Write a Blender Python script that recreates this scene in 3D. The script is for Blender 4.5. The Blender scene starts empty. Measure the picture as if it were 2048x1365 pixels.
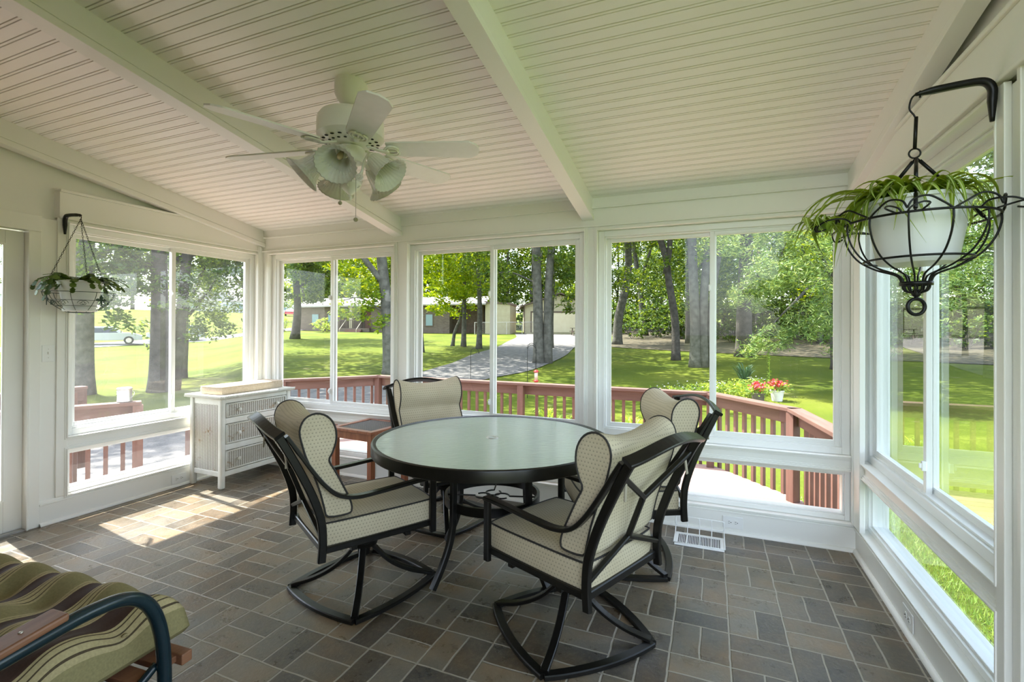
import bpy, math, random
import numpy as np
from mathutils import Matrix, Vector
from math import sin, cos, pi, radians, hypot, atan2, degrees
PI = pi
S = bpy.context.scene
COL = S.collection

# ------------------------------------------------------------------ camera
cam = bpy.data.cameras.new('camera'); camo = bpy.data.objects.new('camera', cam); COL.objects.link(camo)
YAW, PIT, ROL = .391126, .004969, .0042304
F_ = Vector((-sin(YAW)*cos(PIT), cos(YAW)*cos(PIT), sin(PIT))); R_ = Vector((cos(YAW), sin(YAW), 0)); U_ = R_.cross(F_)
R2 = R_*cos(ROL)+U_*sin(ROL); U2 = -R_*sin(ROL)+U_*cos(ROL)
M = Matrix.Identity(4)
for i in range(3):
    M[i][0], M[i][1], M[i][2] = R2[i], U2[i], -F_[i]
M[2][3] = 1.38
camo.matrix_world = M
cam.sensor_width = 36; cam.lens = 965.25/2048*36; cam.shift_y = -(682.5-652.1)/2048
cam.clip_start = .02; cam.clip_end = 1000
S.camera = camo
# ------------------------------------------------------------------ light
W = bpy.data.worlds.new('sky'); S.world = W; W.use_nodes = True
nt = W.node_tree; nt.nodes.clear()
sky = nt.nodes.new('ShaderNodeTexSky'); sky.sky_type = 'NISHITA'; sky.sun_disc = False
sky.sun_elevation = radians(58); sky.sun_rotation = radians(-82); sky.air_density = 1.0; sky.dust_density = 1.2; sky.ozone_density = 1.0
bg = nt.nodes.new('ShaderNodeBackground'); bg.inputs[1].default_value = .45
out = nt.nodes.new('ShaderNodeOutputWorld')
hs = nt.nodes.new('ShaderNodeHueSaturation'); hs.inputs['Saturation'].default_value = .55; nt.links.new(sky.outputs[0], hs.inputs['Color']); nt.links.new(hs.outputs[0], bg.inputs[0]); nt.links.new(bg.outputs[0], out.inputs[0])
sun = bpy.data.lights.new('sun', 'SUN'); sun.energy = 7.5; sun.angle = radians(.6); sun.color = (1, .95, .86)
suno = bpy.data.objects.new('sun', sun); COL.objects.link(suno)
SD = Vector((-.480, .070, .875)).normalized()
suno.rotation_euler = SD.to_track_quat('Z', 'Y').to_euler()
suno.location = SD*40
S.view_settings.view_transform = 'Standard'; S.view_settings.look = 'None'; S.view_settings.gamma = 1
S.view_settings.use_curve_mapping = False; S.view_settings.exposure = 1.5
cy = S.cycles
cy.max_bounces = 10; cy.diffuse_bounces = 5; cy.glossy_bounces = 3; cy.transmission_bounces = 4; cy.transparent_max_bounces = 16
cy.caustics_reflective = False; cy.caustics_refractive = False; cy.sample_clamp_indirect = 6.0

# ------------------------------------------------------------------ materials
def mat(name, color, rough=.5, metal=0, spec=.5):
    m = bpy.data.materials.new(name); m.use_nodes = True
    b = m.node_tree.nodes['Principled BSDF']
    b.inputs['Base Color'].default_value = (*color, 1); b.inputs['Roughness'].default_value = rough
    b.inputs['Metallic'].default_value = metal; b.inputs['Specular IOR Level'].default_value = spec
    return m
class N:
    def __init__(s, m): s.t = m.node_tree; s.b = s.t.nodes['Principled BSDF']
    def n(s, k, **kw):
        x = s.t.nodes.new('ShaderNode'+k)
        for a, v in kw.items(): setattr(x, a, v)
        return x
    def l(s, a, b): s.t.links.new(a, b)
    def m(s, op, a, b=None, c=None):
        x = s.n('Math', operation=op)
        for i, v in enumerate((a, b, c)):
            if v is None: continue
            if isinstance(v, (int, float)): x.inputs[i].default_value = v
            else: s.l(v, x.inputs[i])
        return x.outputs[0]
    def coord(s, kind='Object'):
        return s.n('TexCoord').outputs[kind]
    def xyz(s, v):
        x = s.n('SeparateXYZ'); s.l(v, x.inputs[0]); return x.outputs
    def noise(s, scale, detail=3, vec=None, rough=.5):
        x = s.n('TexNoise'); x.inputs['Scale'].default_value = scale; x.inputs['Detail'].default_value = detail
        x.inputs['Roughness'].default_value = rough
        if vec is not None: s.l(vec, x.inputs['Vector'])
        return x.outputs[0]
    def ramp(s, fac, stops):
        x = s.n('ValToRGB'); e = x.color_ramp.elements
        while len(e) < len(stops): e.new(.5)
        for i, (p, c) in enumerate(stops): e[i].position = p; e[i].color = (*c, 1)
        s.l(fac, x.inputs[0]); return x.outputs[0]
    def mix(s, fac, a, b):
        x = s.n('Mix', data_type='RGBA')
        for i, v in ((0, fac), (6, a), (7, b)):
            if isinstance(v, (int, float)): x.inputs[i].default_value = v
            elif isinstance(v, tuple): x.inputs[i].default_value = (*v, 1)
            else: s.l(v, x.inputs[i])
        return x.outputs[2]
    def comb(s, x, y, z):
        c = s.n('CombineXYZ')
        for i, v in enumerate((x, y, z)):
            if isinstance(v, (int, float)): c.inputs[i].default_value = v
            else: s.l(v, c.inputs[i])
        return c.outputs[0]
    def bump(s, h, st=.3, dist=.01):
        x = s.n('Bump'); x.inputs['Strength'].default_value = st; x.inputs['Distance'].default_value = dist
        s.l(h, x.inputs['Height']); s.l(x.outputs[0], s.b.inputs['Normal'])
    def color(s, c): s.l(c, s.b.inputs['Base Color'])

def noisy(name, c1, c2, scale=8, rough=.5, bump=0, dist=.005, metal=0, spec=.5, detail=4):
    m = mat(name, c1, rough, metal, spec); n = N(m)
    v = n.coord(); f = n.noise(scale, detail, v)
    n.color(n.ramp(f, [(.3, c1), (.7, c2)]))
    if bump: n.bump(n.noise(scale*4, 3, v), bump, dist)
    return m
WHITE = noisy('painted_white_wood', (.83, .83, .79), (.86, .86, .825), 1.5, .38, .03, .001)
VINYL = noisy('white_vinyl_frame', (.82, .83, .82), (.85, .86, .85), 3, .3)
CEILM = noisy('ceiling_beadboard_paint', (.88, .87, .83), (.90, .89, .855), 2, .45)
BLACKM = noisy('dark_bronze_powder_coat', (.005, .0045, .004), (.008, .0075, .006), 40, .3, .1, .0006, spec=.32)
IRON = noisy('black_wrought_iron', (.003, .003, .003), (.007, .007, .007), 60, .38, .2, .001, spec=.3)
GREENW = noisy('dark_green_wire', (.01, .035, .028), (.02, .05, .04), 60, .4)
FANW = noisy('fan_cream_enamel', (.84, .84, .78), (.87, .87, .82), 5, .3)
BLADEM = noisy('fan_blade_white', (.80, .80, .79), (.84, .84, .83), 20, .4)
DARKHOLE = mat('dark_recess', (.01, .01, .01), .9)
POTW = noisy('white_plastic_pot', (.74, .76, .78), (.78, .80, .81), 4, .35)
SOIL = noisy('potting_soil', (.03, .02, .012), (.08, .05, .03), 60, .9, .6, .01)
BRASS = mat('brass', (.6, .42, .18), .35, 1)
STEEL = noisy('galvanised_metal', (.45, .44, .42), (.6, .58, .55), 15, .35, 0, metal=.8)
WOODR = None
def wood(name, c1, c2, axis=0, rough=.45, sc=1.0):
    m = mat(name, c1, rough); n = N(m)
    x, y, z = n.xyz(n.coord())
    k = [12*sc]*3; k[axis] = 1.2*sc
    v = n.comb(n.m('MULTIPLY', x, k[0]), n.m('MULTIPLY', y, k[1]), n.m('MULTIPLY', z, k[2]))
    f = n.noise(2.2, 5, v, .6)
    n.color(n.ramp(f, [(.3, c1), (.7, c2)])); n.bump(f, .15, .002)
    return m
TABLEW = wood('reddish_cherry_wood', (.20, .055, .02), (.36, .12, .05), 2, .35)
ARMW = wood('teak_armrest', (.17, .07, .035), (.30, .14, .075), 1, .5)
DECKR = wood('red_stained_rail_wood', (.095, .046, .033), (.15, .082, .062), 0, .7, .7)
DECKP = wood('red_stained_post_wood', (.10, .045, .032), (.16, .08, .058), 2, .7, .7)

def mk_glass(name, tint=(1, 1, 1), dust_haze=0, ior=1.45, boost=1.0):
    m = bpy.data.materials.new(name); m.use_nodes = True; t = m.node_tree; t.nodes.clear()
    o = t.nodes.new('ShaderNodeOutputMaterial'); tr = t.nodes.new('ShaderNodeBsdfTransparent'); tr.inputs[0].default_value = (*tint, 1)
    g = t.nodes.new('ShaderNodeBsdfGlossy'); g.inputs['Roughness'].default_value = 0.0
    ge = t.nodes.new('ShaderNodeNewGeometry'); dp = t.nodes.new('ShaderNodeVectorMath'); dp.operation = 'DOT_PRODUCT'
    t.links.new(ge.outputs['Incoming'], dp.inputs[0]); t.links.new(ge.outputs['Normal'], dp.inputs[1])
    def mth(op, a, b, cl=False):
        q = t.nodes.new('ShaderNodeMath'); q.operation = op; q.use_clamp = cl
        for i_, v_ in enumerate((a, b)):
            if v_ is None: continue
            if isinstance(v_, (int, float)): q.inputs[i_].default_value = v_
            else: t.links.new(v_, q.inputs[i_])
        return q
    ab = mth('ABSOLUTE', dp.outputs['Value'], None); om = mth('SUBTRACT', 1.0, ab.outputs[0]); pw = mth('POWER', om.outputs[0], 5.0)
    fr = mth('MULTIPLY_ADD', pw.outputs[0], .93); fr.inputs[2].default_value = ior
    mu = t.nodes.new('ShaderNodeMath'); mu.operation = 'MULTIPLY'; mu.inputs[1].default_value = boost; mu.use_clamp = True
    mx = t.nodes.new('ShaderNodeMixShader'); t.links.new(fr.outputs[0], mu.inputs[0]); t.links.new(mu.outputs[0], mx.inputs[0])
    t.links.new(tr.outputs[0], mx.inputs[1]); t.links.new(g.outputs[0], mx.inputs[2]); last = mx
    if dust_haze:
        d = t.nodes.new('ShaderNodeBsdfTranslucent'); d.inputs[0].default_value = (.9, .9, .88, 1)
        m2 = t.nodes.new('ShaderNodeMixShader')
        nz = t.nodes.new('ShaderNodeTexNoise'); nz.inputs['Scale'].default_value = 2.5; nz.inputs['Detail'].default_value = 6
        tc = t.nodes.new('ShaderNodeTexCoord'); t.links.new(tc.outputs['Object'], nz.inputs['Vector'])
        mm = t.nodes.new('ShaderNodeMath'); mm.operation = 'MULTIPLY'; mm.inputs[1].default_value = dust_haze*2
        t.links.new(nz.outputs[0], mm.inputs[0]); t.links.new(mm.outputs[0], m2.inputs[0])
        t.links.new(mx.outputs[0], m2.inputs[1]); t.links.new(d.outputs[0], m2.inputs[2]); last = m2
    t.links.new(last.outputs[0], o.inputs[0]); return m
GLASS = mk_glass('window_glass', (.97, .99, .98), 0, .028, 1.0)
GLASSL = mk_glass('dust_haze_window_glass', (.97, .98, .97), .028, .05, 1.0)  # pale dust film mixed in to carry the sun haze on the left panes
GLASSR = mk_glass('reflective_window_glass', (.90, .98, .975), 0, .10, 1.7)

def leafmat(name, c1, c2, c3, trans=.45, rough=.45):
    m = bpy.data.materials.new(name); m.use_nodes = True; t = m.node_tree; t.nodes.clear()
    o = t.nodes.new('ShaderNodeOutputMaterial'); g = t.nodes.new('ShaderNodeNewGeometry')
    r = t.nodes.new('ShaderNodeValToRGB'); e = r.color_ramp.elements; e.new(.5)
    for i, (p, c) in enumerate(((0, c1), (.55, c2), (1, c3))): e[i].position = p; e[i].color = (*c, 1)
    t.links.new(g.outputs['Random Per Island'], r.inputs[0])
    d = t.nodes.new('ShaderNodeBsdfPrincipled'); d.inputs['Roughness'].default_value = rough; d.inputs['Specular IOR Level'].default_value = .35
    tl = t.nodes.new('ShaderNodeBsdfTranslucent'); hs = t.nodes.new('ShaderNodeHueSaturation')
    hs.inputs['Value'].default_value = 1.6; hs.inputs['Hue'].default_value = .455; hs.inputs['Saturation'].default_value = 1.1
    mx = t.nodes.new('ShaderNodeMixShader'); mx.inputs[0].default_value = trans
    t.links.new(r.outputs[0], d.inputs['Base Color']); t.links.new(r.outputs[0], hs.inputs['Color']); t.links.new(hs.outputs[0], tl.inputs[0])
    t.links.new(d.outputs[0], mx.inputs[1]); t.links.new(tl.outputs[0], mx.inputs[2]); t.links.new(mx.outputs[0], o.inputs[0])
    return m
LEAF_DARK = leafmat('dark_oak_leaves', (.03, .075, .015), (.06, .13, .022), (.14, .24, .035))
LEAF_LIME = leafmat('lime_maple_leaves', (.08, .17, .012), (.17, .30, .018), (.36, .46, .03), .5)
LEAF_MID = leafmat('woodland_leaves', (.03, .068, .011), (.065, .135, .018), (.16, .25, .032))
LEAF_WILLOW = leafmat('narrow_willow_leaves', (.045, .10, .022), (.115, .205, .045), (.33, .43, .14), .3)
LEAF_BUSH = leafmat('shrub_leaves', (.10, .18, .03), (.20, .32, .05), (.35, .46, .09))
LEAF_YUCCA = leafmat('yucca_blades', (.03, .07, .04), (.05, .11, .06), (.10, .18, .10), .15)
LEAF_GRASS = leafmat('grass_blades', (.13, .24, .03), (.20, .34, .05), (.36, .46, .12), .35)
BARK = noisy('grey_bark', (.045, .043, .034), (.12, .115, .095), 5, .9, .8, .03, detail=8)
BARKD = noisy('dark_bark', (.028, .025, .020), (.075, .066, .055), 5, .9, .8, .03, detail=8)

def grassmat():
    m = mat('lawn_grass', (.1, .2, .03), .9, 0, .1); n = N(m); v = n.coord()
    a = n.noise(.35, 4, v); b = n.noise(26, 6, v, .7); c = n.noise(1.6, 5, v)
    base = n.ramp(a, [(.35, (.062, .090, .010)), (.55, (.095, .122, .013)), (.75, (.135, .152, .024))])
    dirt = n.ramp(c, [(.64, (0, 0, 0)), (.74, (1, 1, 1))])
    fine = n.ramp(b, [(.25, (.55, .6, .5)), (.75, (1.3, 1.25, 1.2))])
    mu = n.n('Mix', data_type='RGBA', blend_type='MULTIPLY'); mu.inputs[0].default_value = 1
    n.l(base, mu.inputs[6]); n.l(fine, mu.inputs[7])
    n.color(n.mix(n.m('MULTIPLY', dirt, .45), mu.outputs[2], (.20, .16, .10)))
    n.bump(b, .6, .04)
    return m
LAWN = grassmat()
GRAVEL = noisy('grey_gravel', (.07, .07, .07), (.16, .15, .14), 4, .95, .8, .03, detail=8)
ASPH = noisy('pale_road_asphalt', (.26, .26, .26), (.34, .34, .33), 3, .9)
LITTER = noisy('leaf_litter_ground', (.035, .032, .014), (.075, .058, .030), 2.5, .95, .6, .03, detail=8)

def floormat():
    m = mat('brick_pattern_vinyl', (.2, .18, .14), .33, 0, .5); n = N(m); v = n.coord(); x, y, z = n.xyz(v)
    wob = n.noise(7, 2, v); w2 = n.m('MULTIPLY', n.m('SUBTRACT', wob, .5), .012)
    u = n.m('DIVIDE', n.m('ADD', n.m('SUBTRACT', x, .317), w2), .2385); w = n.m('DIVIDE', n.m('ADD', n.m('SUBTRACT', y, 2.645), w2), .2385)
    iu = n.m('FLOOR', u); iw = n.m('FLOOR', w); fu = n.m('SUBTRACT', u, iu); fw = n.m('SUBTRACT', w, iw)
    par = n.m('ABSOLUTE', n.m('MODULO', n.m('ADD', iu, iw), 2.0))        # 0: split in x
    a = n.m('ADD', n.m('MULTIPLY', fw, n.m('SUBTRACT', 1.0, par)), n.m('MULTIPLY', fu, par))
    s_ = n.m('MULTIPLY', 2.0, n.m('ADD', n.m('MULTIPLY', fu, n.m('SUBTRACT', 1.0, par)), n.m('MULTIPLY', fw, par)))
    ib = n.m('FLOOR', s_); b = n.m('SUBTRACT', s_, ib)
    da = n.m('MULTIPLY', n.m('MINIMUM', a, n.m('SUBTRACT', 1.0, a)), .2385)
    db = n.m('MULTIPLY', n.m('MINIMUM', b, n.m('SUBTRACT', 1.0, b)), .1192)
    d = n.m('MINIMUM', da, db)
    mor = n.n('MapRange', interpolation_type='SMOOTHSTEP'); mor.inputs[1].default_value = .0022; mor.inputs[2].default_value = .0062
    mor.inputs[3].default_value = 1; mor.inputs[4].default_value = 0; n.l(d, mor.inputs[0]); mo = mor.outputs[0]
    wn = n.n('TexWhiteNoise'); n.l(n.comb(iu, iw, n.m('ADD', ib, 3.0)), wn.inputs['Vector']); rnd = wn.outputs['Value']
    big = n.noise(9, 6, v, .65); fine = n.noise(55, 5, v, .7); hue = n.noise(3.5, 3, v)
    base = n.ramp(n.m('ADD', n.m('MULTIPLY', rnd, .45), n.m('MULTIPLY', big, .6)), [(.25, (.060, .050, .038)), (.45, (.115, .092, .064)), (.62, (.165, .132, .088)), (.85, (.215, .18, .13))])
    tint = n.ramp(hue, [(.35, (.85, .95, 1.12)), (.5, (1, 1, 1)), (.68, (1.22, 1.0, .78))])
    mu = n.n('Mix', data_type='RGBA', blend_type='MULTIPLY'); mu.inputs[0].default_value = 1; n.l(base, mu.inputs[6]); n.l(tint, mu.inputs[7])
    sp = n.mix(n.ramp(fine, [(.5, (0, 0, 0)), (.8, (.5, .5, .5))]), mu.outputs[2], (.26, .22, .15))
    n.color(n.mix(mo, sp, (.33, .295, .23)))
    hgt = n.m('ADD', n.m('MULTIPLY', n.m('SUBTRACT', 1.0, mo), .55), n.m('ADD', n.m('MULTIPLY', big, .7), n.m('MULTIPLY', fine, .45)))
    n.bump(hgt, .75, .006)
    n.l(n.m('ADD', .14, n.m('MULTIPLY', big, .34)), n.b.inputs['Roughness'])
    return m
FLOORM = floormat()

def cushmat():
    m = mat('beige_dotted_fabric', (.5, .45, .33), .9, 0, .15); n = N(m); v = n.coord(); x, y, z = n.xyz(v)
    def fr(a, k, off=0.0):
        q = n.m('ADD', n.m('MULTIPLY', a, k), off); return n.m('SUBTRACT', n.m('FRACT', q), .5)
    K = 62.0
    a_, b_, c_ = n.xyz(n.coord('Normal')); side = n.m('GREATER_THAN', n.m('ABSOLUTE', a_), .7); flat = n.m('GREATER_THAN', n.m('ABSOLUTE', c_), .72)
    def sel(f, u, w): return n.m('ADD', n.m('MULTIPLY', f, u), n.m('MULTIPLY', n.m('SUBTRACT', 1.0, f), w))
    p = sel(side, y, x); q = sel(flat, y, z)
    row = n.m('FLOOR', n.m('MULTIPLY', q, K)); odd = n.m('MULTIPLY', n.m('ABSOLUTE', n.m('MODULO', row, 2.0)), .5)
    fx = n.m('SUBTRACT', n.m('FRACT', n.m('ADD', n.m('MULTIPLY', n.m('ADD', p, 5.0), K), odd)), .5); fq = n.m('SUBTRACT', n.m('FRACT', n.m('MULTIPLY', n.m('ADD', q, 5.0), K)), .5)
    dd = n.m('SQRT', n.m('ADD', n.m('MULTIPLY', fx, fx), n.m('MULTIPLY', fq, fq)))
    dot = n.m('LESS_THAN', dd, .2)
    base = n.ramp(n.noise(4, 3, v), [(.3, (.48, .415, .29)), (.7, (.56, .495, .36))])
    n.color(n.mix(n.m('MULTIPLY', dot, .6), base, (.20, .18, .14)))
    n.bump(n.m('ADD', n.m('MULTIPLY', dd, .5), n.m('MULTIPLY', n.noise(14, 3, v), 1.2)), .35, .004)
    return m
CUSH = cushmat()
PIPE = mat('dark_piping', (.02, .018, .016), .7)
STRAP = noisy('fabric_tie', (.26, .23, .17), (.34, .30, .23), 30, .9)

def stripemat():
    m = mat('striped_bench_fabric', (.4, .4, .2), .85, 0, .15); n = N(m); v = n.coord(); x, y, z = n.xyz(v)
    t = n.m('FRACT', n.m('DIVIDE', n.m('ADD', x, 10.0), .215))
    r = n.n('ValToRGB'); r.color_ramp.interpolation = 'CONSTANT'; e = r.color_ramp.elements
    olive = (.26, .225, .11); tan = (.42, .35, .19); br = (.06, .035, .027); dk = (.08, .06, .035)
    st = [(0, br), (.30, tan), (.33, dk), (.345, tan), (.40, dk), (.415, tan), (.47, dk), (.485, tan), (.52, olive), (.86, tan), (.90, dk), (.91, tan), (.955, br)]
    while len(e) < len(st): e.new(.5)
    for i, (p, c) in enumerate(st): e[i].position = p; e[i].color = (*c, 1)
    n.l(t, r.inputs[0])
    k = n.noise(150, 2, v)
    mu = n.n('Mix', data_type='RGBA', blend_type='MULTIPLY'); mu.inputs[0].default_value = .5; n.l(r.outputs[0], mu.inputs[6]); n.l(n.ramp(k, [(.3, (.8, .8, .8)), (.7, (1.2, 1.2, 1.2))]), mu.inputs[7])
    n.color(mu.outputs[2]); n.bump(k, .2, .001)
    return m
STRIPE = stripemat()
TUBEG = noisy('dark_green_tube_enamel', (.006, .018, .026), (.01, .026, .034), 8, .22)

def wickermat():
    m = mat('white_wicker', (.7, .68, .6), .55); n = N(m); v = n.coord(); x, y, z = n.xyz(v)
    s = n.m('ADD', x, y)
    c = n.m('SINE', n.m('MULTIPLY', s, 2*PI/.042)); ph = n.m('MULTIPLY', n.m('SIGN', c), 1.5708)
    w = n.m('MULTIPLY', n.m('ABSOLUTE', c), n.m('ADD', .7, n.m('MULTIPLY', .3, n.m('SINE', n.m('ADD', n.m('MULTIPLY', z, 2*PI/.013), ph)))))
    rust = n.ramp(n.noise(5.5, 5, v, .7), [(.56, (0, 0, 0)), (.66, (1, 1, 1))]); ru2 = n.ramp(n.noise(45, 3, v), [(.5, (0, 0, 0)), (.58, (1, 1, 1))])
    base = n.ramp(w, [(.05, (.16, .14, .10)), (.4, (.50, .48, .41)), (.8, (.72, .71, .65))])  # shade between the ribs put into the colour of the weave troughs
    n.color(n.mix(n.m('MULTIPLY', n.m('MULTIPLY', rust, ru2), .85), base, (.30, .17, .06)))
    n.bump(w, .8, .005)
    return m
WICK = wickermat()
WICKP = noisy('white_wicker_frame_paint', (.66, .66, .58), (.78, .78, .73), 9, .45, .4, .002)
TANF = noisy('tan_linen_cushion', (.45, .36, .26), (.53, .44, .33), 60, .9, .3, .001)

def brickmat(name, c1, c2, mo, sc=1.0):
    m = mat(name, c1, .9); n = N(m); v = n.coord(); x, y, z = n.xyz(v)
    b = n.n('TexBrick'); b.inputs['Color1'].default_value = (*c1, 1); b.inputs['Color2'].default_value = (*c2, 1); b.inputs['Mortar'].default_value = (*mo, 1)
    b.inputs['Scale'].default_value = 1; b.inputs['Mortar Size'].default_value = .008; b.inputs['Brick Width'].default_value = .21*sc; b.inputs['Row Height'].default_value = .075*sc
    n.l(n.comb(n.m('ADD', x, y), z, 0.0), b.inputs['Vector']); n.color(b.outputs[0]); n.bump(b.outputs['Fac'], -.4, .01)
    return m
BRICKH = brickmat('brown_house_brick', (.09, .065, .048), (.15, .115, .085), (.15, .13, .11))
BRICKN = brickmat('orange_brown_brick', (.26, .11, .04), (.34, .16, .06), (.4, .36, .3))
SHING = noisy('grey_roof_shingles', (.30, .28, .265), (.38, .355, .335), 6, .9)
SIDING = noisy('cream_siding', (.36, .32, .21), (.41, .37, .25), 3, .7)
HOUSEG = noisy('pale_grey_siding', (.5, .52, .52), (.58, .6, .6), 3, .7)

def tableglass():
    m = mat('rippled_tempered_glass', (.74, .84, .76), .10, 0, .8); n = N(m); v = n.coord(); x, y, z = n.xyz(v)
    w = n.noise(1.0, 2, n.comb(n.m('MULTIPLY', n.m('ADD', n.m('MULTIPLY', x, .92), n.m('MULTIPLY', y, .38)), 16.0), n.m('MULTIPLY', n.m('SUBTRACT', n.m('MULTIPLY', y, .92), n.m('MULTIPLY', x, .38)), 85.0), 0.0))
    n.bump(w, .5, .005)
    n.b.inputs['Transmission Weight'].default_value = .22; n.b.inputs['IOR'].default_value = 1.5
    return m
TGLASS = tableglass()

def spidermat():
    m = leafmat('variegated_spider_leaf', (.13, .22, .03), (.20, .32, .04), (.28, .42, .06), .4); return m
SPIDER = spidermat(); SPIDERC = leafmat('spider_leaf_pale_stripe', (.45, .52, .20), (.52, .6, .25), (.6, .66, .3), .35)
CACTUSL = leafmat('holiday_cactus_leaf', (.05, .10, .015), (.08, .15, .02), (.14, .23, .04), .25)
SHADEG = mat('frosted_ribbed_shade', (.86, .88, .82), .35); SHADEG.node_tree.nodes['Principled BSDF'].inputs['Transmission Weight'].default_value = .35

# ------------------------------------------------------------------ mesh builder
class MB:
    def __init__(s, T=None): s.v = []; s.f = []; s.T = T
    def add(s, vs, fs):
        o = len(s.v)
        if s.T is not None: vs = [s.T(*p) for p in vs]
        s.v += [tuple(p) for p in vs]; s.f += [tuple(o+i for i in q) for q in fs]; return s
    def box(s, x0, x1, y0, y1, z0, z1):
        x0, x1 = min(x0, x1), max(x0, x1); y0, y1 = min(y0, y1), max(y0, y1); z0, z1 = min(z0, z1), max(z0, z1)
        return s.add([(x, y, z) for x in (x0, x1) for y in (y0, y1) for z in (z0, z1)],
                     [(0, 1, 3, 2), (4, 6, 7, 5), (0, 4, 5, 1), (2, 3, 7, 6), (0, 2, 6, 4), (1, 5, 7, 3)])
    def sweep(s, path, sec, up=(0, 0, 1), closed=False, scales=None, cap=True):
        P = [Vector(p) for p in path]; n = len(P); m = len(sec); vs = []; pu = Vector(up).normalized()
        for i, p in enumerate(P):
            a = P[(i-1) % n] if (closed or i > 0) else p; b = P[(i+1) % n] if (closed or i < n-1) else p
            t = (b-a)
            t = t.normalized() if t.length > 1e-9 else Vector((0, 0, 1))
            sd = t.cross(pu)
            if sd.length < 1e-3: sd = t.cross(Vector((0, 1, 0))) if abs(t.y) < .9 else t.cross(Vector((1, 0, 0)))
            sd.normalize(); u2 = sd.cross(t).normalized()
            if up == 'free': pu = u2
            k = 1 if scales is None else scales[i]
            kk = k if isinstance(k, tuple) else (k, k)
            vs += [p+sd*(a_*kk[0])+u2*(b_*kk[1]) for a_, b_ in sec]
        fs = []
        for i in range(n if closed else n-1):
            for j in range(m):
                A = i*m+j; B = i*m+(j+1) % m; C_ = ((i+1) % n)*m+(j+1) % m; D = ((i+1) % n)*m+j
                fs.append((A, B, C_, D))
        if not closed and cap: fs += [tuple(range(m-1, -1, -1)), tuple((n-1)*m+j for j in range(m))]
        return s.add(vs, fs)
    def tube(s, path, r, seg=8, closed=False, up=(0, 0, 1), scales=None):
        return s.sweep(path, [(r*cos(2*PI*k/seg), r*sin(2*PI*k/seg)) for k in range(seg)], up, closed, scales)
    def bar(s, path, w, h, up=(0, 0, 1), closed=False, scales=None):
        c = min(w, h)*.18; a, b = w/2, h/2
        return s.sweep(path, [(-a+c, -b), (a-c, -b), (a, -b+c), (a, b-c), (a-c, b), (-a+c, b), (-a, b-c), (-a, -b+c)], up, closed, scales)
    def lathe(s, prof, seg=24, c=(0, 0, 0), rip=0, nrip=0, ax=None, ripfn=None):
        vs = []; n = len(prof)
        for i, (r, z) in enumerate(prof):
            for k in range(seg):
                a = 2*PI*k/seg; rr = r*(1+(rip*cos(nrip*a)*(ripfn(i/(n-1)) if ripfn else 1) if rip else 0))
                p = Vector((rr*cos(a), rr*sin(a), z))
                if ax is not None: p = ax @ p
                vs.append((p.x+c[0], p.y+c[1], p.z+c[2]))
        fs = [(i*seg+k, i*seg+(k+1) % seg, (i+1)*seg+(k+1) % seg, (i+1)*seg+k) for i in range(n-1) for k in range(seg)]
        ring = abs(prof[0][0]-prof[-1][0]) < 1e-9 and abs(prof[0][1]-prof[-1][1]) < 1e-9
        if prof[0][0] > 1e-6 and not ring: fs.append(tuple(range(seg-1, -1, -1)))
        if prof[-1][0] > 1e-6 and not ring: fs.append(tuple((n-1)*seg+k for k in range(seg)))
        return s.add(vs, fs)
    def prism(s, poly, z0, z1, plane='xy', off=0):
        n = len(poly)
        def P(a, b, c): return {'xy': (a, b, c), 'xz': (a, c, b), 'yz': (c, a, b)}[plane]
        vs = [P(a, b, z0) for a, b in poly]+[P(a, b, z1) for a, b in poly]
        fs = [tuple(range(n-1, -1, -1)), tuple(range(n, 2*n))]+[(i, (i+1) % n, n+(i+1) % n, n+i) for i in range(n)]
        return s.add(vs, fs)
    def ball(s, c, r, seg=12, sz=1.0):
        k = seg//2; return s.lathe([(max(1e-4, r*sin(PI*i/k)), -r*sz*cos(PI*i/k)) for i in range(k+1)], seg, c)
    def grid(s, fn, nu, nv, closeu=False):
        vs = [fn(i/(nu-1 if not closeu else nu), j/(nv-1)) for i in range(nu) for j in range(nv)]
        fs = [(i*nv+j, ((i+1) % nu)*nv+j, ((i+1) % nu)*nv+j+1, i*nv+j+1) for i in range(nu if closeu else nu-1) for j in range(nv-1)]
        return s.add(vs, fs)
def obj(name, mb, m, parent=None, bevel=0, smooth=False, sub=0, loc=None, thick=0):
    me = bpy.data.meshes.new(name); me.from_pydata(mb.v, [], mb.f); me.update()
    bm_fix(me)
    if smooth: me.polygons.foreach_set('use_smooth', [True]*len(me.polygons))
    me.materials.append(m)
    o = bpy.data.objects.new(name, me); COL.objects.link(o)
    if parent is not None: o.parent = parent
    if loc: o.location = loc
    if thick:
        d = o.modifiers.new('solid', 'SOLIDIFY'); d.thickness = thick; d.offset = 0
    if bevel:
        b = o.modifiers.new('bevel', 'BEVEL'); b.width = bevel; b.segments = 2; b.limit_method = 'ANGLE'; b.angle_limit = radians(50)
    if sub:
        b = o.modifiers.new('sub', 'SUBSURF'); b.levels = sub; b.render_levels = sub
    return o
import bmesh
def bm_fix(me):
    bm = bmesh.new(); bm.from_mesh(me); bmesh.ops.recalc_face_normals(bm, faces=bm.faces); bm.to_mesh(me); bm.free()
def smooth_sharp(o, ang=35):
    me = o.data; me.polygons.foreach_set('use_smooth', [True]*len(me.polygons))
    bm = bmesh.new(); bm.from_mesh(me)
    for e in bm.edges:
        if len(e.link_faces) == 2 and e.calc_face_angle(0) > radians(ang): e.smooth = False
    bm.to_mesh(me); bm.free(); return o
def tag(o, label, cat, group=None, kind=None):
    o['label'] = label; o['category'] = cat
    if group: o['group'] = group
    if kind: o['kind'] = kind
    return o
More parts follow.
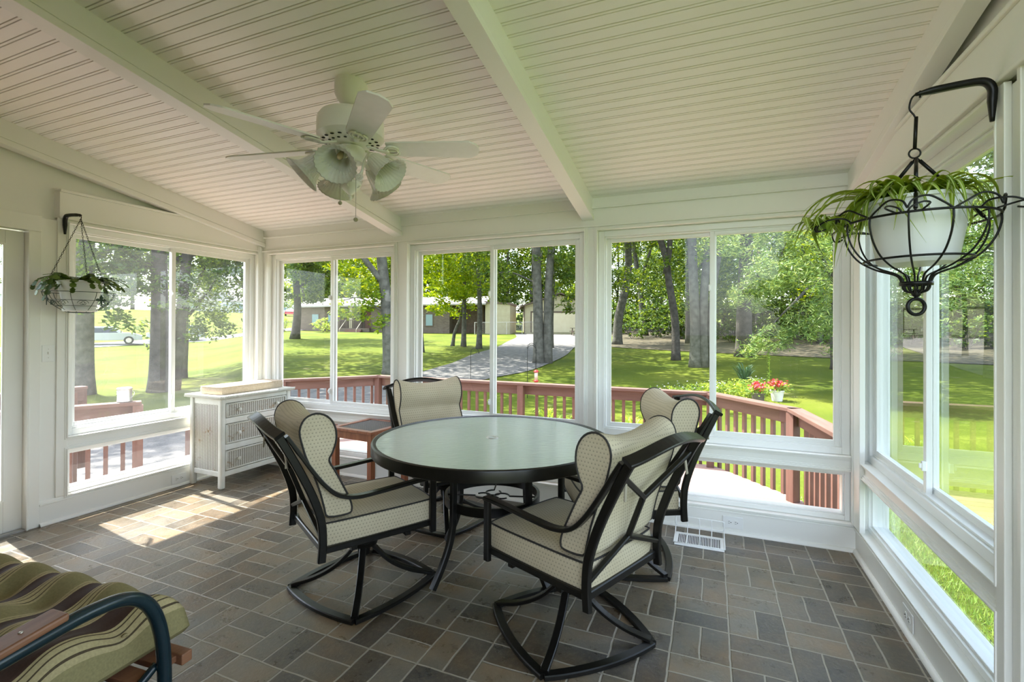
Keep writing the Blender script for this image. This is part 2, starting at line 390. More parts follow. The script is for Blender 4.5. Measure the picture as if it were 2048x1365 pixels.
def thing(name, label, cat, loc=(0, 0, 0), rz=0, group=None):
    o = bpy.data.objects.new(name, None); COL.objects.link(o); o.empty_display_size = .1
    o.location = loc; o.rotation_euler = (0, 0, rz); return tag(o, label, cat, group)
def struct(name, mb, m, label=None, parent=None, **k):
    o = obj(name, mb, m, parent, **k)
    if parent is None:
        o['kind'] = 'structure'
        if label: o['label'] = label
    return o
def dup(o, parent=None, loc=None, rz=None, label=None, group=None):
    c = o.copy(); COL.objects.link(c)
    if parent is not None: c.parent = parent
    if loc is not None: c.location = loc
    if rz is not None: c.rotation_euler = (0, 0, rz)
    if label: c['label'] = label
    if group: c['group'] = group
    for ch in list(o.children): dup(ch, c)
    return c
def sm(pts, k=6, closed=False):   # Catmull-Rom
    P = [Vector(p) for p in pts]; n = len(P); o = []
    rng = range(n if closed else n-1)
    for i in rng:
        a = P[(i-1) % n] if (closed or i > 0) else P[0]*2-P[1]; b = P[i]; c = P[(i+1) % n]
        d = P[(i+2) % n] if (closed or i < n-2) else P[-1]*2-P[-2]
        for j in range(k):
            t = j/k; o.append(.5*((2*b)+(c-a)*t+(2*a-5*b+4*c-d)*t*t+(3*b-a-3*c+d)*t**3))
    if not closed: o.append(P[-1])
    return [tuple(p) for p in o]
#@@PART2
# ------------------------------------------------------------------ room shell
XL, XR, YB, TH = -4.28, .845, 3.6, .12
def zc(y): return 2.36+.18*(YB-y)
fm = MB().add([(XL-.1, -.6, 0), (XR+.1, -.6, 0), (XR+.1, YB+.1, 0), (XL-.1, YB+.1, 0), (XL-.1, -.6, -.15), (XR+.1, -.6, -.15), (XR+.1, YB+.1, -.15), (XL-.1, YB+.1, -.15)],
              [(0, 1, 2, 3), (7, 6, 5, 4), (0, 4, 5, 1), (1, 5, 6, 2), (2, 6, 7, 3), (3, 7, 4, 0)])
struct('floor', fm, FLOORM, 'brown brick-pattern basketweave vinyl floor')
# beadboard ceiling: grooves run side to side
prof = []; y = YB+.02; sp = .0695; g = .005; dgr = .011
while y > -.6:
    for dy, dz in ((0, 0), (.0007, dgr), (.0044, dgr), (.0051, 0), (.0145, 0), (.0152, dgr), (.0189, dgr), (.0196, 0)):
        prof.append((y-dy, zc(y-dy)+dz))
    y -= sp
prof.append((-.6, zc(-.6)))
cm = MB(); n = len(prof)
vs = [(x, a, b) for x in (XL-.12, XR+.12) for a, b in prof]
cm.add(vs, [(i, i+1, n+i+1, n+i) for i in range(n-1)])
struct('ceiling', cm, CEILM, 'white beadboard ceiling rising toward the house')
rm = MB(); rm.add([(x, yy, zc(yy)+dz) for x in (XL-.40, XR+.40) for yy, dz in ((YB+.45, .07), (-.6, .07), (-.6, .20), (YB+.45, .20))],
                  [(0, 1, 2, 3), (7, 6, 5, 4), (0, 4, 5, 1), (1, 5, 6, 2), (2, 6, 7, 3), (3, 7, 4, 0)])
struct('trim_1', rm, SHING, 'shingled roof slab above the sunroom')
def TB(u, n, z): return (u, YB+n, z)
def TL(u, n, z): return (XL-n, u, z)
def TR(u, n, z): return (XR+n, u, z)
UZ, LZ = (.585, 2.12), (.17, .495)
def wall(name, T, u0, u1, bays, top, label, doors=(), gable=0):
    m = MB(T); cuts = sorted([(a, b, 'w') for a, b in bays]+[(a, b, 'd') for a, b in doors]); u = u0
    def col(a, b):
        if b > a: m.add([(a, 0, 0), (b, 0, 0), (b, TH, 0), (a, TH, 0), (a, 0, 2.13), (b, 0, 2.13), (b, TH, 2.13), (a, TH, 2.13)],
                        [(0, 1, 2, 3), (7, 6, 5, 4), (0, 4, 5, 1), (1, 5, 6, 2), (2, 6, 7, 3), (3, 7, 4, 0)])
    for a, b, k in cuts:
        col(u, a); u = b
        if k == 'w':
            m.box(a, b, 0, TH, 0, LZ[0]); m.box(a, b, -.004, TH, LZ[1], UZ[0]); m.box(a, b, 0, TH, UZ[1], 2.13)
        else: m.box(a, b, 0, TH, 2.03, 2.13)
    col(u, u1)
    m.prism([(u0, 2.13), (u1, 2.13), (u1, top(u1)+.04), (u0, top(u0)+.04)], gable, TH, 'xz')
    return struct(name, m, WHITE, label, bevel=.002)
BB = [(-4.16, -2.62), (-2.48, -.89), (-.79, .815)]
BL = [(1.99, 3.55)]; BR = [(.25, 1.75), (1.98, 3.52)]
wall('wall_back', TB, XL-TH, XR+TH, BB, lambda u: 2.34, 'white window wall facing the deck')
wall('wall_left', TL, .1, YB, BL, zc, 'white wall with the glass door and left window', [(.85, 1.765)], .045)
wall('wall_right', TR, .1, YB, BR, zc, 'white wall with windows beside the hanging spider plant', (), .045)
# exterior sills
ex = MB(TB)
for a, b in BB: ex.box(a-.02, b+.02, TH, TH+.07, .50, .56); ex.box(a-.02, b+.02, TH, TH+.05, .12, .16)
ex.T = TL; ex.box(1.97, 3.57, TH, TH+.018, .50, .56); ex.box(1.97, 3.57, TH, TH+.03, .12, .155)
ex.T = TR
for a, b in BR: ex.box(a-.02, b+.02, TH, TH+.07, .50, .56)
struct('trim_2', ex, VINYL, 'outside window sills', bevel=.004)

ti = [3]
def trim(m, label, mt=WHITE, bevel=.003):
    o = struct('trim_%d' % ti[0], m, mt, label, bevel=bevel); ti[0] += 1; return o
# window casings and moulding
def casing(T, bays, label):
    m = MB(T)
    for a, b in bays:
        for z0, z1 in (UZ, LZ):
            for w, t, e, ne in ((.026, .010, -.003, .009), (.016, .017, -.002, .009), (.007, .024, .0012, .034)):
                m.box(a-w, a+e, -t, ne, z0-w, z1+w); m.box(b-e, b+w, -t, ne, z0-w, z1+w)
                m.box(a+e, b-e, -t, ne, z1-e, z1+w); m.box(a+e, b-e, -t, ne, z0-w, z0+e)
    return trim(m, label, bevel=.002)
casing(TB, BB, 'stepped moulding round the back windows'); casing(TL, BL, 'stepped moulding round the left window'); casing(TR, BR, 'stepped moulding round the right windows')
# header bands
m = MB(TB); m.box(XL, XR, -.014, 0, 2.29, 2.37); m.box(XL, XR, -.022, 0, 2.283, 2.296); m.box(XL, XR, -.02, 0, 2.146, 2.158)
trim(m, 'horizontal header band above the back windows')
for T, u0, u1, lb in ((TL, 1.93, YB, 'left'), (TR, .1, YB, 'right')):
    m = MB(T); m.box(u0, u1, -.022, .05, 2.150, 2.335); m.box(u0-.0, u1, -.034, .05, 2.335, 2.352); m.box(u0, u1, -.030, 0, 2.146, 2.160)
    trim(m, 'boxed header above the %s windows' % lb)
# door casing, left
m = MB(TL)
m.box(1.7645, 1.835, -.018, .02, 0, 2.03); m.box(.78, .85, -.018, .02, 0, 2.03); m.box(.78, 1.835, -.018, .02, 2.03, 2.14); m.box(1.7635, 1.777, -.026, .076, 0, 2.028)
m.box(1.925, 1.99, -.012, .0, .17, 2.15)
trim(m, 'flat casing round the glass door')
m = MB(TR); m.box(1.75, 1.80, -.014, 0, .17, 2.14); m.box(1.93, 1.98, -.02, 0, .17, 2.14); m.box(1.845, 1.865, -.02, 0, .17, 2.9)
trim(m, 'vertical boards on the right post')
m = MB(); m.tube([(XR-.028, YB-.028, .17), (XR-.028, YB-.028, 2.15)], .011, 8, up=(0, 1, 0)); m.tube([(XL+.03, YB-.03, .17), (XL+.03, YB-.03, 2.2)], .011, 8, up=(0, 1, 0))
m.box(XR-.03, XR, YB-.16, YB, .17, 2.18); m.box(XL, XL+.035, YB-.06, YB, .17, 2.2)
trim(m, 'corner boards', bevel=.004)
# rafters (boxed beams)
def beam(x0, x1, label):
    m = MB()
    for w, dz0, dz1 in ((0, 0, -.158), (.006, -.112, -.120), (.011, -.128, -.162)):
        ys = (YB, -.6)
        m.add([(x, yy, zc(yy)+dz) for x in (x0-w, x1+w) for yy in ys for dz in (dz0+.004*(w == 0), dz1)],
              [(0, 1, 3, 2), (4, 6, 7, 5), (0, 4, 5, 1), (2, 3, 7, 6), (0, 2, 6, 4), (1, 5, 7, 3)])
    trim(m, label, bevel=.002)
beam(XL, -4.226, 'boxed rafter along the left wall'); beam(-2.635, -2.555, 'boxed rafter between the left and middle window bays')
beam(-.895, -.828, 'boxed rafter right of the ceiling fan'); beam(.79, XR, 'boxed rafter along the right wall')
# baseboards
def base(name, T, segs, label):
    m = MB(T)
    for a, b in segs:
        m.box(a, b, -.014, .01, 0, .140); m.box(a, b, -.022, .01, .140, .152); m.box(a, b, -.012, .01, .150, .17)
        k = 8; r = .02
        m.add([(x, -.014-r*cos(t*PI/2/k), r*sin(t*PI/2/k)*1.1) for x in (a, b) for t in range(k+1)]+[(a, -.010, 0), (b, -.010, 0)],
              [(i, i+1, k+2+i, k+1+i) for i in range(k)])
    return struct(name, m, WHITE, label, bevel=.0025)
base('baseboard_back', TB, [(XL, XR)], 'baseboard below the back windows'); base('baseboard_right', TR, [(.1, YB)], 'baseboard below the right windows')
base('baseboard_left', TL, [(1.835, YB), (.1, .78)], 'baseboard below the left window')

# windows
wi = [1]
def window(T, a, b, z0, z1, slider, gl, label, latch=True):
    k = wi[0]; wi[0] += 1
    a += .0015; b -= .0015; z0 += .0015; z1 -= .0015
    def frame(m, a, b, z0, z1, w, n0, n1):
        m.box(a, a+w, n0, n1, z0, z1); m.box(b-w, b, n0, n1, z0, z1); m.box(a+w, b-w, n0, n1, z0, z0+w); m.box(a+w, b-w, n0, n1, z1-w, z1); return m
    fw = .045 if slider else .03
    root = struct('window_%d' % k, frame(MB(T), a, b, z0, z1, fw, .03, TH+.01), VINYL, label, bevel=.003)
    m = frame(MB(T), a+fw, b-fw, z0+fw, z1-fw, .010, .045, TH); obj('window_track', m, VINYL, root, bevel=.002)
    if slider:
        c = (a+b)/2; A = a+fw+.006; B = b-fw-.006; z2, z3 = z0+fw+.004, z1-fw-.004
        for s0, s1, n0 in ((A, c+.022, .082), (c-.022, B, .052)):
            s = obj('sash', frame(MB(T), s0, s1, z2, z3, .030, n0, n0+.024), VINYL, root, bevel=.003)
            g_ = MB(T); g_.add([(s0+.028, n0+.012, z2+.028), (s1-.028, n0+.012, z2+.028), (s1-.028, n0+.012, z3-.028), (s0+.028, n0+.012, z3-.028)], [(0, 1, 2, 3)])
            obj('glass_pane', g_, gl, s)
            gk = MB(T); frame(gk, s0+.028, s1-.028, z2+.028, z3-.028, .006, n0+.002, n0+.022); obj('glazing_bead', gk, VINYL, s)
        if latch:
            for zz in (z2+.36*(z3-z2)*.25, z2+.72*(z3-z2)):
                l = MB(T); l.box(c-.028, c-.012, .036, .054, zz-.022, zz+.022); l.box(c-.026, c-.018, .026, .04, zz-.01, zz+.012); obj('latch', l, VINYL, root, bevel=.003)
    else:
        g_ = MB(T); g_.add([(a+fw, .07, z0+fw), (b-fw, .07, z0+fw), (b-fw, .07, z1-fw), (a+fw, .07, z1-fw)], [(0, 1, 2, 3)]); obj('glass_pane', g_, gl, root)
    return root
for (a, b), nm in zip(BB, ('left', 'middle', 'right')):
    window(TB, a, b, *UZ, True, GLASS, 'two-sash sliding window in the %s bay of the back wall' % nm)
    window(TB, a, b, *LZ, False, GLASS, 'low fixed pane under the %s back window' % nm)
window(TL, *BL[0], *UZ, True, GLASSL, 'sunlit sliding window behind the wicker dresser'); window(TL, *BL[0], *LZ, False, GLASSL, 'low hazy dusty pane left of the wicker dresser')
for (a, b), nm in zip(BR, ('nearer', 'farther')):
    window(TR, a, b, *UZ, True, GLASSR, '%s sliding window of the right wall' % nm); window(TR, a, b, *LZ, False, GLASSR, 'low fixed pane of the %s right window' % nm)
# glass door
d = MB(TL); d.box(.86, .985, .03, .075, .012, 2.02); d.box(1.668, 1.763, .03, .075, .012, 2.02); d.box(.985, 1.668, .03, .075, .012, .22); d.box(.985, 1.668, .03, .075, 1.93, 2.02)
door = struct('door_1', d, WHITE, 'white full-glass door left of the bracket plant', bevel=.003)
d = MB(TL); 
for (a, b, z0, z1) in ((.985, 1.0, .22, 1.93), (1.653, 1.668, .22, 1.93), (1.0, 1.653, .22, .235), (1.0, 1.653, 1.915, 1.93)): d.box(a, b, .018, .03, z0, z1)
obj('glazing_bead', d, WHITE, door, bevel=.003)
g_ = MB(TL); g_.add([(.985, .05, .22), (1.668, .05, .22), (1.668, .05, 1.93), (.985, .05, 1.93)], [(0, 1, 2, 3)]); obj('glass_pane', g_, GLASS, door)
h = MB(TL); h.tube([(.92, -.03, 1.0), (.92, .03, 1.0)], .012); h.tube([(.92, -.03, 1.0), (1.02, -.03, 1.0)], .009); obj('door_handle', h, BRASS, door)
h = MB(TL); h.box(.84, 1.775, -.01, TH, 0, .012); obj('threshold', h, STEEL, door)
# brick jamb of the house, at the left edge of the view
bj = MB()
zz = 0; k = 0
while zz < zc(.1)-.03:
    off = (.0, .012, .003, .016)[k % 4]
    bj.box(XL, -.345-off, .0, .13, zz, min(zz+.066, zc(.25)-.002)); zz += .075; k += 1
bj.box(XL, -.37, .005, .125, 0, zc(.25)-.01)
struct('wall_house', bj, BRICKN, 'orange-brown brick edge of the house wall at the far left')
# outlets & switch
def outlet(T, u, z, label, sw=False):
    t = thing('light_switch' if sw else 'electrical_outlet', label, 'light switch' if sw else 'outlet', T(u, -.016 if not sw else 0, z))
    o = T(u, -.016 if not sw else 0, z)
    def TT(a, n, b): p = T(u+a, (-.016 if not sw else 0)+n, z+b); return (p[0]-o[0], p[1]-o[1], p[2]-o[2])
    w, hh = (.035, .058) if sw else (.062, .04)
    obj('cover_plate', MB(TT).box(-w, w, -.005, 0, -hh, hh), VINYL, t, bevel=.003)
    if sw:
        obj('toggle', MB(TT).box(-.005, .005, -.014, -.005, -.006, .012), VINYL, t, bevel=.002)
        [obj('screw', MB(TT).box(-.002, .002, -.0062, -.005, q-.002, q+.002), STEEL, t) for q in (.03, -.03)]
    else:
        for c in (-.02, .02):
            f = MB(TT); f.prism([(c+.016*cos(k*PI/8), .017*sin(k*PI/8)) for k in range(16)], -.0065, -.004, 'xz'); r_ = obj('receptacle', f, VINYL, t)
            s = MB(TT); s.box(c-.008, c+.002, -.0072, -.0062, .005, .0072); s.box(c-.008, c+.002, -.0072, -.0062, -.0072, -.005); s.box(c+.006, c+.011, -.0072, -.0062, -.0025, .0025); obj('socket_slot', s, DARKHOLE, r_)
    return t
outlet(TB, .138, .076, 'double outlet in the back baseboard behind the wire vent guard')
outlet(TR, 2.71, .076, 'double outlet in the baseboard under the right window')
outlet(TL, 2.775, .066, 'double outlet in the left baseboard beside the wicker dresser')
outlet(TB, -3.31, .076, 'double outlet in the back baseboard by the small wooden table')
outlet(TL, 1.882, 1.19, 'white toggle light switch between the glass door and left window', True)
#@@PART3
# ------------------------------------------------------------------ chairs
def cushion_box(w, d, h, puff=.02, nu=15, nv=15, nose=.02):
    """soft box centred on x,y, from z=0; returns mesh and its top seam path"""
    m = MB()
    def edge(u, v):   # square to rounded square
        k = 1-.035*(u*u*v*v)**2
        return u*w/2*k, v*d/2*k
    def top(i, j):
        u, v = 2*i-1, 2*j-1; x, y = edge(u, v); b = max(0, (1-u**4)*(1-v**4)); return (x, y, h+puff*b)
    def bot(i, j):
        u, v = 2*i-1, 2*j-1; x, y = edge(u, v); return (x, y, -.006*(1-u**4)*(1-v**4))
    m.grid(top, nu, nv); m.grid(bot, nu, nv)
    ring = []
    K = 14
    for s in range(4):
        for t in range(K):
            q = 2*t/K-1; u, v = ((q, -1), (1, q), (-q, 1), (-1, -q))[s]; ring.append(edge(u, v))
    n = len(ring); vs = []
    for x, y in ring:
        L = hypot(x, y)
        for z, o in ((0, 0), (.3*h, .006), (.7*h, .006), (h, 0)): vs.append((x*(1+o/L), y*(1+o/L), z))
    m.add(vs, [(i*4+j, ((i+1) % n)*4+j, ((i+1) % n)*4+j+1, i*4+j+1) for i in range(n) for j in range(3)])
    return m, ring
def make_chair():
    t = thing('patio_chair', 'x', 'chair')
    # swivel rocker base: bowed square frame
    r = .37; cs = [(r*cos(a), r*sin(a)) for a in (PI/4+k*PI/2 for k in range(4))]
    for k in range(4):
        a, b = cs[k], cs[(k+1) % 4]; mx, my = (a[0]+b[0])/2, (a[1]+b[1])/2; L = hypot(mx, my)
        m = MB(); P = []
        for i in range(13):
            s = i/12; bow = .035*4*s*(1-s)
            P.append((a[0]+(b[0]-a[0])*s+mx/L*bow, a[1]+(b[1]-a[1])*s+my/L*bow, .012))
        m.bar(P, .040, .022); obj('base_rail', m, BLACKM, t)
        # curved leg from the corner up to the hub
        P = sm([(a[0]*.985, a[1]*.985, .026), (a[0]*.66, a[1]*.66, .055), (a[0]*.36, a[1]*.36, .115), (a[0]*.10, a[1]*.10, .215)], 6)
        m = MB(); m.bar(P, .034, .018, scales=[(1.0, 1)]*len(P)); obj('base_leg', m, BLACKM, t)
    m = MB(); m.lathe([(.030, .16), (.034, .20), (.070, .215), (.075, .235), (.066, .25), (.032, .262), (.03, .30), (.05, .305), (.05, .315)], 28); smooth_sharp(obj('swivel_hub', m, BLACKM, t), 40)
    b0 = bpy.data.objects.new('seat_group', None)
    # plate and seat frame
    m = MB(); m.box(-.11, .11, -.10, .10, .308, .322); m.box(-.25, .25, -.155, -.125, .305, .33); m.box(-.25, .25, .125, .155, .305, .33)
    obj('mounting_plate', m, BLACKM, t, bevel=.003)
    m = MB(); m.bar([(-.255, -.285, .345), (.255, -.285, .345)], .022, .034, up=(0, 0, 1)); m.bar([(-.255, .275, .345), (.255, .275, .345)], .022, .034)
    m.bar([(-.255, -.285, .345), (-.255, .275, .345)], .022, .030); m.bar([(.255, -.285, .345), (.255, .275, .345)], .022, .030); obj('seat_frame', m, BLACKM, t)
    for s in (-1, 1):
        X = s*.268
        up = sm([(X, -.300, .300), (X, -.295, .40), (X, -.305, .50), (X, -.345, .62), (X, -.405, .75), (X, -.470, .875), (X, -.490, .905)], 5)
        m = MB(); m.bar(up, .024, .036, up=(0, 1, 0)); obj('back_upright', m, BLACKM, t)
        P = sm([(X, .285, .588), (X, .16, .584), (X, -.02, .572), (X, -.14, .570), (X, -.225, .595), (X, -.29, .655), (X, -.355, .745), (X, -.425, .855), (X, -.455, .90)], 6)
        m = MB(); m.bar(P, .040, .018, up=(0, 0, 1)) if False else m.bar(P, .038, .018, up=(0, -.35, 1)); a_ = obj('arm', m, BLACKM, t)
        m = MB(); m.bar([(X, .272, .582), (X, .272, .300)], .026, .034, up=(0, 1, 0)); obj('arm_post', m, BLACKM, t)
    # back plane: t along the upright
    def bp(x, tt): # tt 0..1 from seat to shoulder
        z = .42+.47*tt; y = float(np.interp(z, [.40, .50, .62, .75, .875, .905], [-.297, -.307, -.347, -.407, -.470, -.49])); return (x, y, z)
    P = []
    for i in range(21):
        u = 2*i/20-1; P.append((u*.292, -.485-.045*(1-u*u), .908+.045*cos(u*PI/2)**1.2-.0))
    m = MB(); m.bar(P, .050, .018, up=(0, -.6, 1)); obj('top_rail', m, BLACKM, t)
    m = MB()
    for a, b in ((bp(-.26, .90), bp(0, .58)), (bp(.26, .90), bp(0, .58)), (bp(0, .58), bp(0, .20)), (bp(0, .20), bp(-.26, -.02)), (bp(0, .20), bp(.26, -.02))):
        m.bar([a, b], .022, .022, up=(0, 1, .4))
    obj('back_lattice', m, BLACKM, t)
    # seat cushion
    m, ring = cushion_box(.50, .575, .112, .020)
    c = obj('seat_cushion', m, CUSH, t, smooth=True, loc=(0, .005, .352)); smooth_sharp(c, 50)
    for z in (.001, .112):
        p = MB(); p.tube([(x, y, z) for x, y in ring], .0042, 6, closed=True); obj('piping', p, PIPE, c, smooth=True)
    # back cushion with a rolled head
    prof = [(-.265, .472), (-.165, .465), (-.142, .485), (-.153, .54), (-.190, .62), (-.232, .705), (-.262, .762), (-.246, .80), (-.226, .85), (-.234, .905), (-.272, .946), (-.330, .962), (-.384, .945), (-.408, .90), (-.393, .84), (-.366, .77), (-.335, .69), (-.305, .60), (-.285, .52)]
    pp = sm([(a, b, 0) for a, b in prof], 3, True); n = len(pp); NU = 19
    cyy = sum(p[0] for p in pp)/n; cz = sum(p[1] for p in pp)/n
    m = MB(); rings = []
    for i in range(NU):
        u = 2*i/(NU-1)-1; k = 1-.10*abs(u)**6; ring = []
        for a, b, _ in pp:
            topw = max(0, (b-.80)/.17); lift = .048*topw*(abs(u)**3)-.016*topw*(1-u*u)
            ring.append((u*.252+.0*b, cyy+(a-cyy)*k, cz+(b-cz)*k+lift))
        rings.append(ring)
    m.v = [p for r_ in rings for p in r_]
    m.f = [(i*n+j, (i+1)*n+j, (i+1)*n+(j+1) % n, i*n+(j+1) % n) for i in range(NU-1) for j in range(n)]+[tuple(range(n)), tuple((NU-1)*n+j for j in range(n-1, -1, -1))]
    c = obj('back_cushion', m, CUSH, t, smooth=True); smooth_sharp(c, 45)
    for q in (0, NU-1):
        p = MB(); p.tube([(x+(.001 if q else -.001), y, z) for x, y, z in rings[q]], .0045, 6, closed=True, up=(1, 0, 0)); obj('piping', p, PIPE, c, smooth=True)
    for s in (-1, 1):
        k_ = bp(s*.235, .80); m = MB(); m.bar([(k_[0]-s*.03, k_[1]+.01, k_[2]-.01), (k_[0]+s*.035, k_[1]-.012, k_[2]+.028)], .032, .012, up=(0, 1, .5)); m.bar([(k_[0], k_[1]-.016, k_[2]+.02), (k_[0]+s*.01, k_[1]-.02, k_[2]-.045)], .014, .006, up=(0, 1, .5))
        obj('tie_strap', m, STRAP, t)
    return t
CH = [(-1.733, 2.115, 30, 12, 'black cushioned swivel chair left of the round table, seen side-on'),
      (-.605, 2.18, -67, 45, 'nearest black cushioned swivel chair, its lattice back toward the viewer'),
      (-.525, 2.985, -117, -10, 'farther right black cushioned swivel chair by the wire vent guard'),
      (-1.80, 3.09, 124, 12, 'black cushioned swivel chair behind the table, front toward the viewer')]
ch0 = None
for x, y, hd, br, lb in CH:
    if ch0 is None: c = ch0 = make_chair(); c.location = (x, y, 0); c.rotation_euler = (0, 0, -radians(hd))
    else: c = dup(ch0, None, (x, y, 0), -radians(hd))
    c['label'] = lb; c['group'] = 'swivel patio chairs round the table'
    for ch in c.children:   # the swivelling base is turned on its own
        if ch.name.split('.')[0] in ('base_rail', 'base_leg'): ch.rotation_euler = (0, 0, radians(hd-br))
# ------------------------------------------------------------------ table
TX, TY, TZ, TRr = -1.18, 2.57, .74, .685
t = thing('patio_table', 'round black metal table with a rippled glass top in the middle of the room', 'table', (TX, TY, 0))
m = MB(); m.lathe([(TRr-.028, TZ-.006), (TRr-.028, TZ+.002), (TRr-.012, TZ+.008), (TRr-.002, TZ+.004), (TRr, TZ-.002), (TRr, TZ-.050), (TRr-.004, TZ-.054), (TRr-.03, TZ-.054), (TRr-.03, TZ-.012), (TRr-.028, TZ-.006)], 96)
smooth_sharp(obj('table_rim', m, BLACKM, t), 30)
m = MB(); m.lathe([(.022, TZ-.006), (TRr-.028, TZ-.006), (TRr-.028, TZ), (.022, TZ)], 96); g = obj('glass_top', m, TGLASS, t); smooth_sharp(g, 30)
m = MB(); m.lathe([(.019, TZ-.01), (.019, TZ+.002), (.036, TZ+.003), (.038, TZ-.001), (.030, TZ-.01)], 28); smooth_sharp(obj('umbrella_ring', m, STEEL, t), 40)
for a in (-112, 158, 68, -22):
    a = radians(a); P = sm([(.60, TZ-.045), (.45, TZ-.052), (.33, TZ-.070), (.292, TZ-.14), (.288, .55), (.288, .40), (.292, .30), (.32, .20), (.375, .10), (.43, .012)], 5, False) if False else sm([(.62*cos(a), .62*sin(a), TZ-.048), (.45*cos(a), .45*sin(a), TZ-.052), (.33*cos(a), .33*sin(a), TZ-.072), (.293*cos(a), .293*sin(a), TZ-.15), (.288*cos(a), .288*sin(a), .55), (.288*cos(a), .288*sin(a), .42), (.294*cos(a), .294*sin(a), .30), (.32*cos(a), .32*sin(a), .20), (.37*cos(a), .37*sin(a), .10), (.425*cos(a), .425*sin(a), .014)], 5)
    m = MB(); m.bar(P, .036, .030, up=(-sin(a), cos(a), 0)); obj('leg', m, BLACKM, t)
m = MB(); m.lathe([(.262, .375), (.277, .375), (.277, .425), (.262, .425), (.262, .375)], 64); smooth_sharp(obj('leg_ring', m, BLACKM, t), 30)
m = MB()
for q in range(4):
    a = radians(-112+90*q+40); P = [(.268*cos(a), .268*sin(a), .40), (.10*cos(a), .10*sin(a), .40)]
    L = [( .10*cos(a)-.045*(1-cos(s))*cos(a)-.045*sin(s)*sin(a), .10*sin(a)-.045*(1-cos(s))*sin(a)+.045*sin(s)*cos(a), .40) for s in [k*PI/8 for k in range(1, 15)]]
    m.tube(P+L, .0045, 6)
obj('umbrella_wire_scroll', m, BLACKM, t, smooth=True)
# ------------------------------------------------------------------ small wooden table
t = thing('side_table', 'small square reddish wooden table with a dark woven inset top by the back windows', 'side table', (-2.685, 3.36, 0), radians(-6))
h = .55; w = .235
m = MB()
for a in (-1, 1):
    m.box(a*w, a*(w-.05), -w, w, h-.022, h); m.box(-w+.05, w-.05, a*w, a*(w-.05), h-.022, h)
obj('top_frame', m, TABLEW, t, bevel=.003)
def insetmat():
    m = mat('grey_woven_inset', (.15, .14, .12), .7); n = N(m); v = n.coord(); x, y, z = n.xyz(v)
    s = n.m('MULTIPLY', n.m('SINE', n.m('MULTIPLY', x, 520.0)), n.m('SINE', n.m('MULTIPLY', y, 520.0)))
    n.color(n.ramp(s, [(.3, (.06, .055, .05)), (.7, (.26, .24, .21))])); n.bump(s, .6, .002); return m
obj('woven_inset', MB().box(-w+.05, w-.05, -w+.05, w-.05, h-.016, h-.006), insetmat(), t)
for a in (-1, 1):
    m = MB(); m.box(a*(w-.02), a*(w-.038), -w+.03, w-.03, h-.085, h-.022); obj('apron', m, TABLEW, t, bevel=.002)
    m = MB(); m.box(-w+.03, w-.03, a*(w-.02), a*(w-.038), h-.085, h-.022); obj('apron', m, TABLEW, t, bevel=.002)
    for b in (-1, 1): obj('leg', MB().box(a*(w-.012), a*(w-.058), b*(w-.012), b*(w-.058), 0, h-.022), TABLEW, t, bevel=.003)
# ------------------------------------------------------------------ wicker dresser: front faces +x
DX0, DX1, DY0, DY1, DH = -4.235, -3.825, 2.845, 3.565, .80
t = thing('wicker_dresser', 'worn white wicker three-drawer dresser in the far left corner', 'dresser', (DX0, DY0, 0), radians(-1.0))
W_, D_ = DX1-DX0, DY1-DY0
for x in (0, W_-.045):
    for y in (0, D_-.045): obj('leg', MB().box(x, x+.045, y, y+.045, 0, DH-.035), WICKP, t, bevel=.012)
m = MB(); m.box(.045, W_-.045, .012, .030, .10, .145); m.box(.045, W_-.045, .012, .03, DH-.09, DH-.035); m.box(.045, W_-.045, D_-.03, D_-.012, .10, .145); m.box(.045, W_-.045, D_-.03, D_-.012, DH-.09, DH-.035)
m.box(.01, .03, .045, D_-.045, .10, DH-.035)
for z0, z1 in ((.10, .145), (.322, .372), (.548, .598), (DH-.075, DH-.035)): m.box(W_-.03, W_-.008, .045, D_-.045, z0, z1)
obj('case_frame', m, WICKP, t, bevel=.006)
for y in (.018, D_-.03): obj('side_panel', MB().box(.04, W_-.04, y, y+.012, .14, DH-.085), WICK, t)
m = MB(); m.box(-.022, W_+.028, -.022, D_+.015, DH-.035, DH-.006); obj('top', m, WICKP, t, bevel=.008)
m = MB()
for (ax, fixed, a, b) in (('x', -.026, -.022, W_+.028), ('y', W_+.030, -.022, D_+.015), ('y', -.024, -.022, D_+.015)):
    k = int((b-a)/.011)
    for i in range(k+1):
        p = a+(b-a)*i/k
        c = (p, fixed, DH-.018) if ax == 'x' else (fixed, p, DH-.018)
        q = .006; dv = (q, 0) if ax == 'x' else (0, q)
        m.tube([(c[0]-dv[0], c[1]-dv[1], c[2]-.012), (c[0]+dv[0], c[1]+dv[1], c[2]+.013)], .0052, 5, up=(1, 1, 0))
obj('braided_edge', m, WICKP, t, smooth=True)
for z0, z1 in ((.150, .318), (.376, .544), (.602, DH-.079)):
    dr = obj('drawer', MB().box(W_-.028, W_-.012, .05, D_-.05, z0, z1), WICK, t)
    m = MB(); y0, y1, x = .05, D_-.05, W_-.010
    for a, b in (((x, y0+.006, z0+.006), (x, y1-.006, z0+.006)), ((x, y0+.006, z1-.006), (x, y1-.006, z1-.006)), ((x, y0+.006, z0+.006), (x, y0+.006, z1-.006)), ((x, y1-.006, z0+.006), (x, y1-.006, z1-.006))): m.tube([a, b], .007, 8, up=(1, 0, 0))
    obj('drawer_edging', m, WICKP, dr, smooth=True)
    for yy in (.165, D_-.165):
        ax = Matrix.Rotation(PI/2, 3, 'Y'); m = MB(); m.lathe([(.006, 0), (.007, .012), (.014, .017), (.0165, .024), (.013, .031), (.001, .033)], 16, (W_-.012, yy, (z0+z1)/2), ax=ax); obj('knob', m, WICKP, dr, smooth=True)
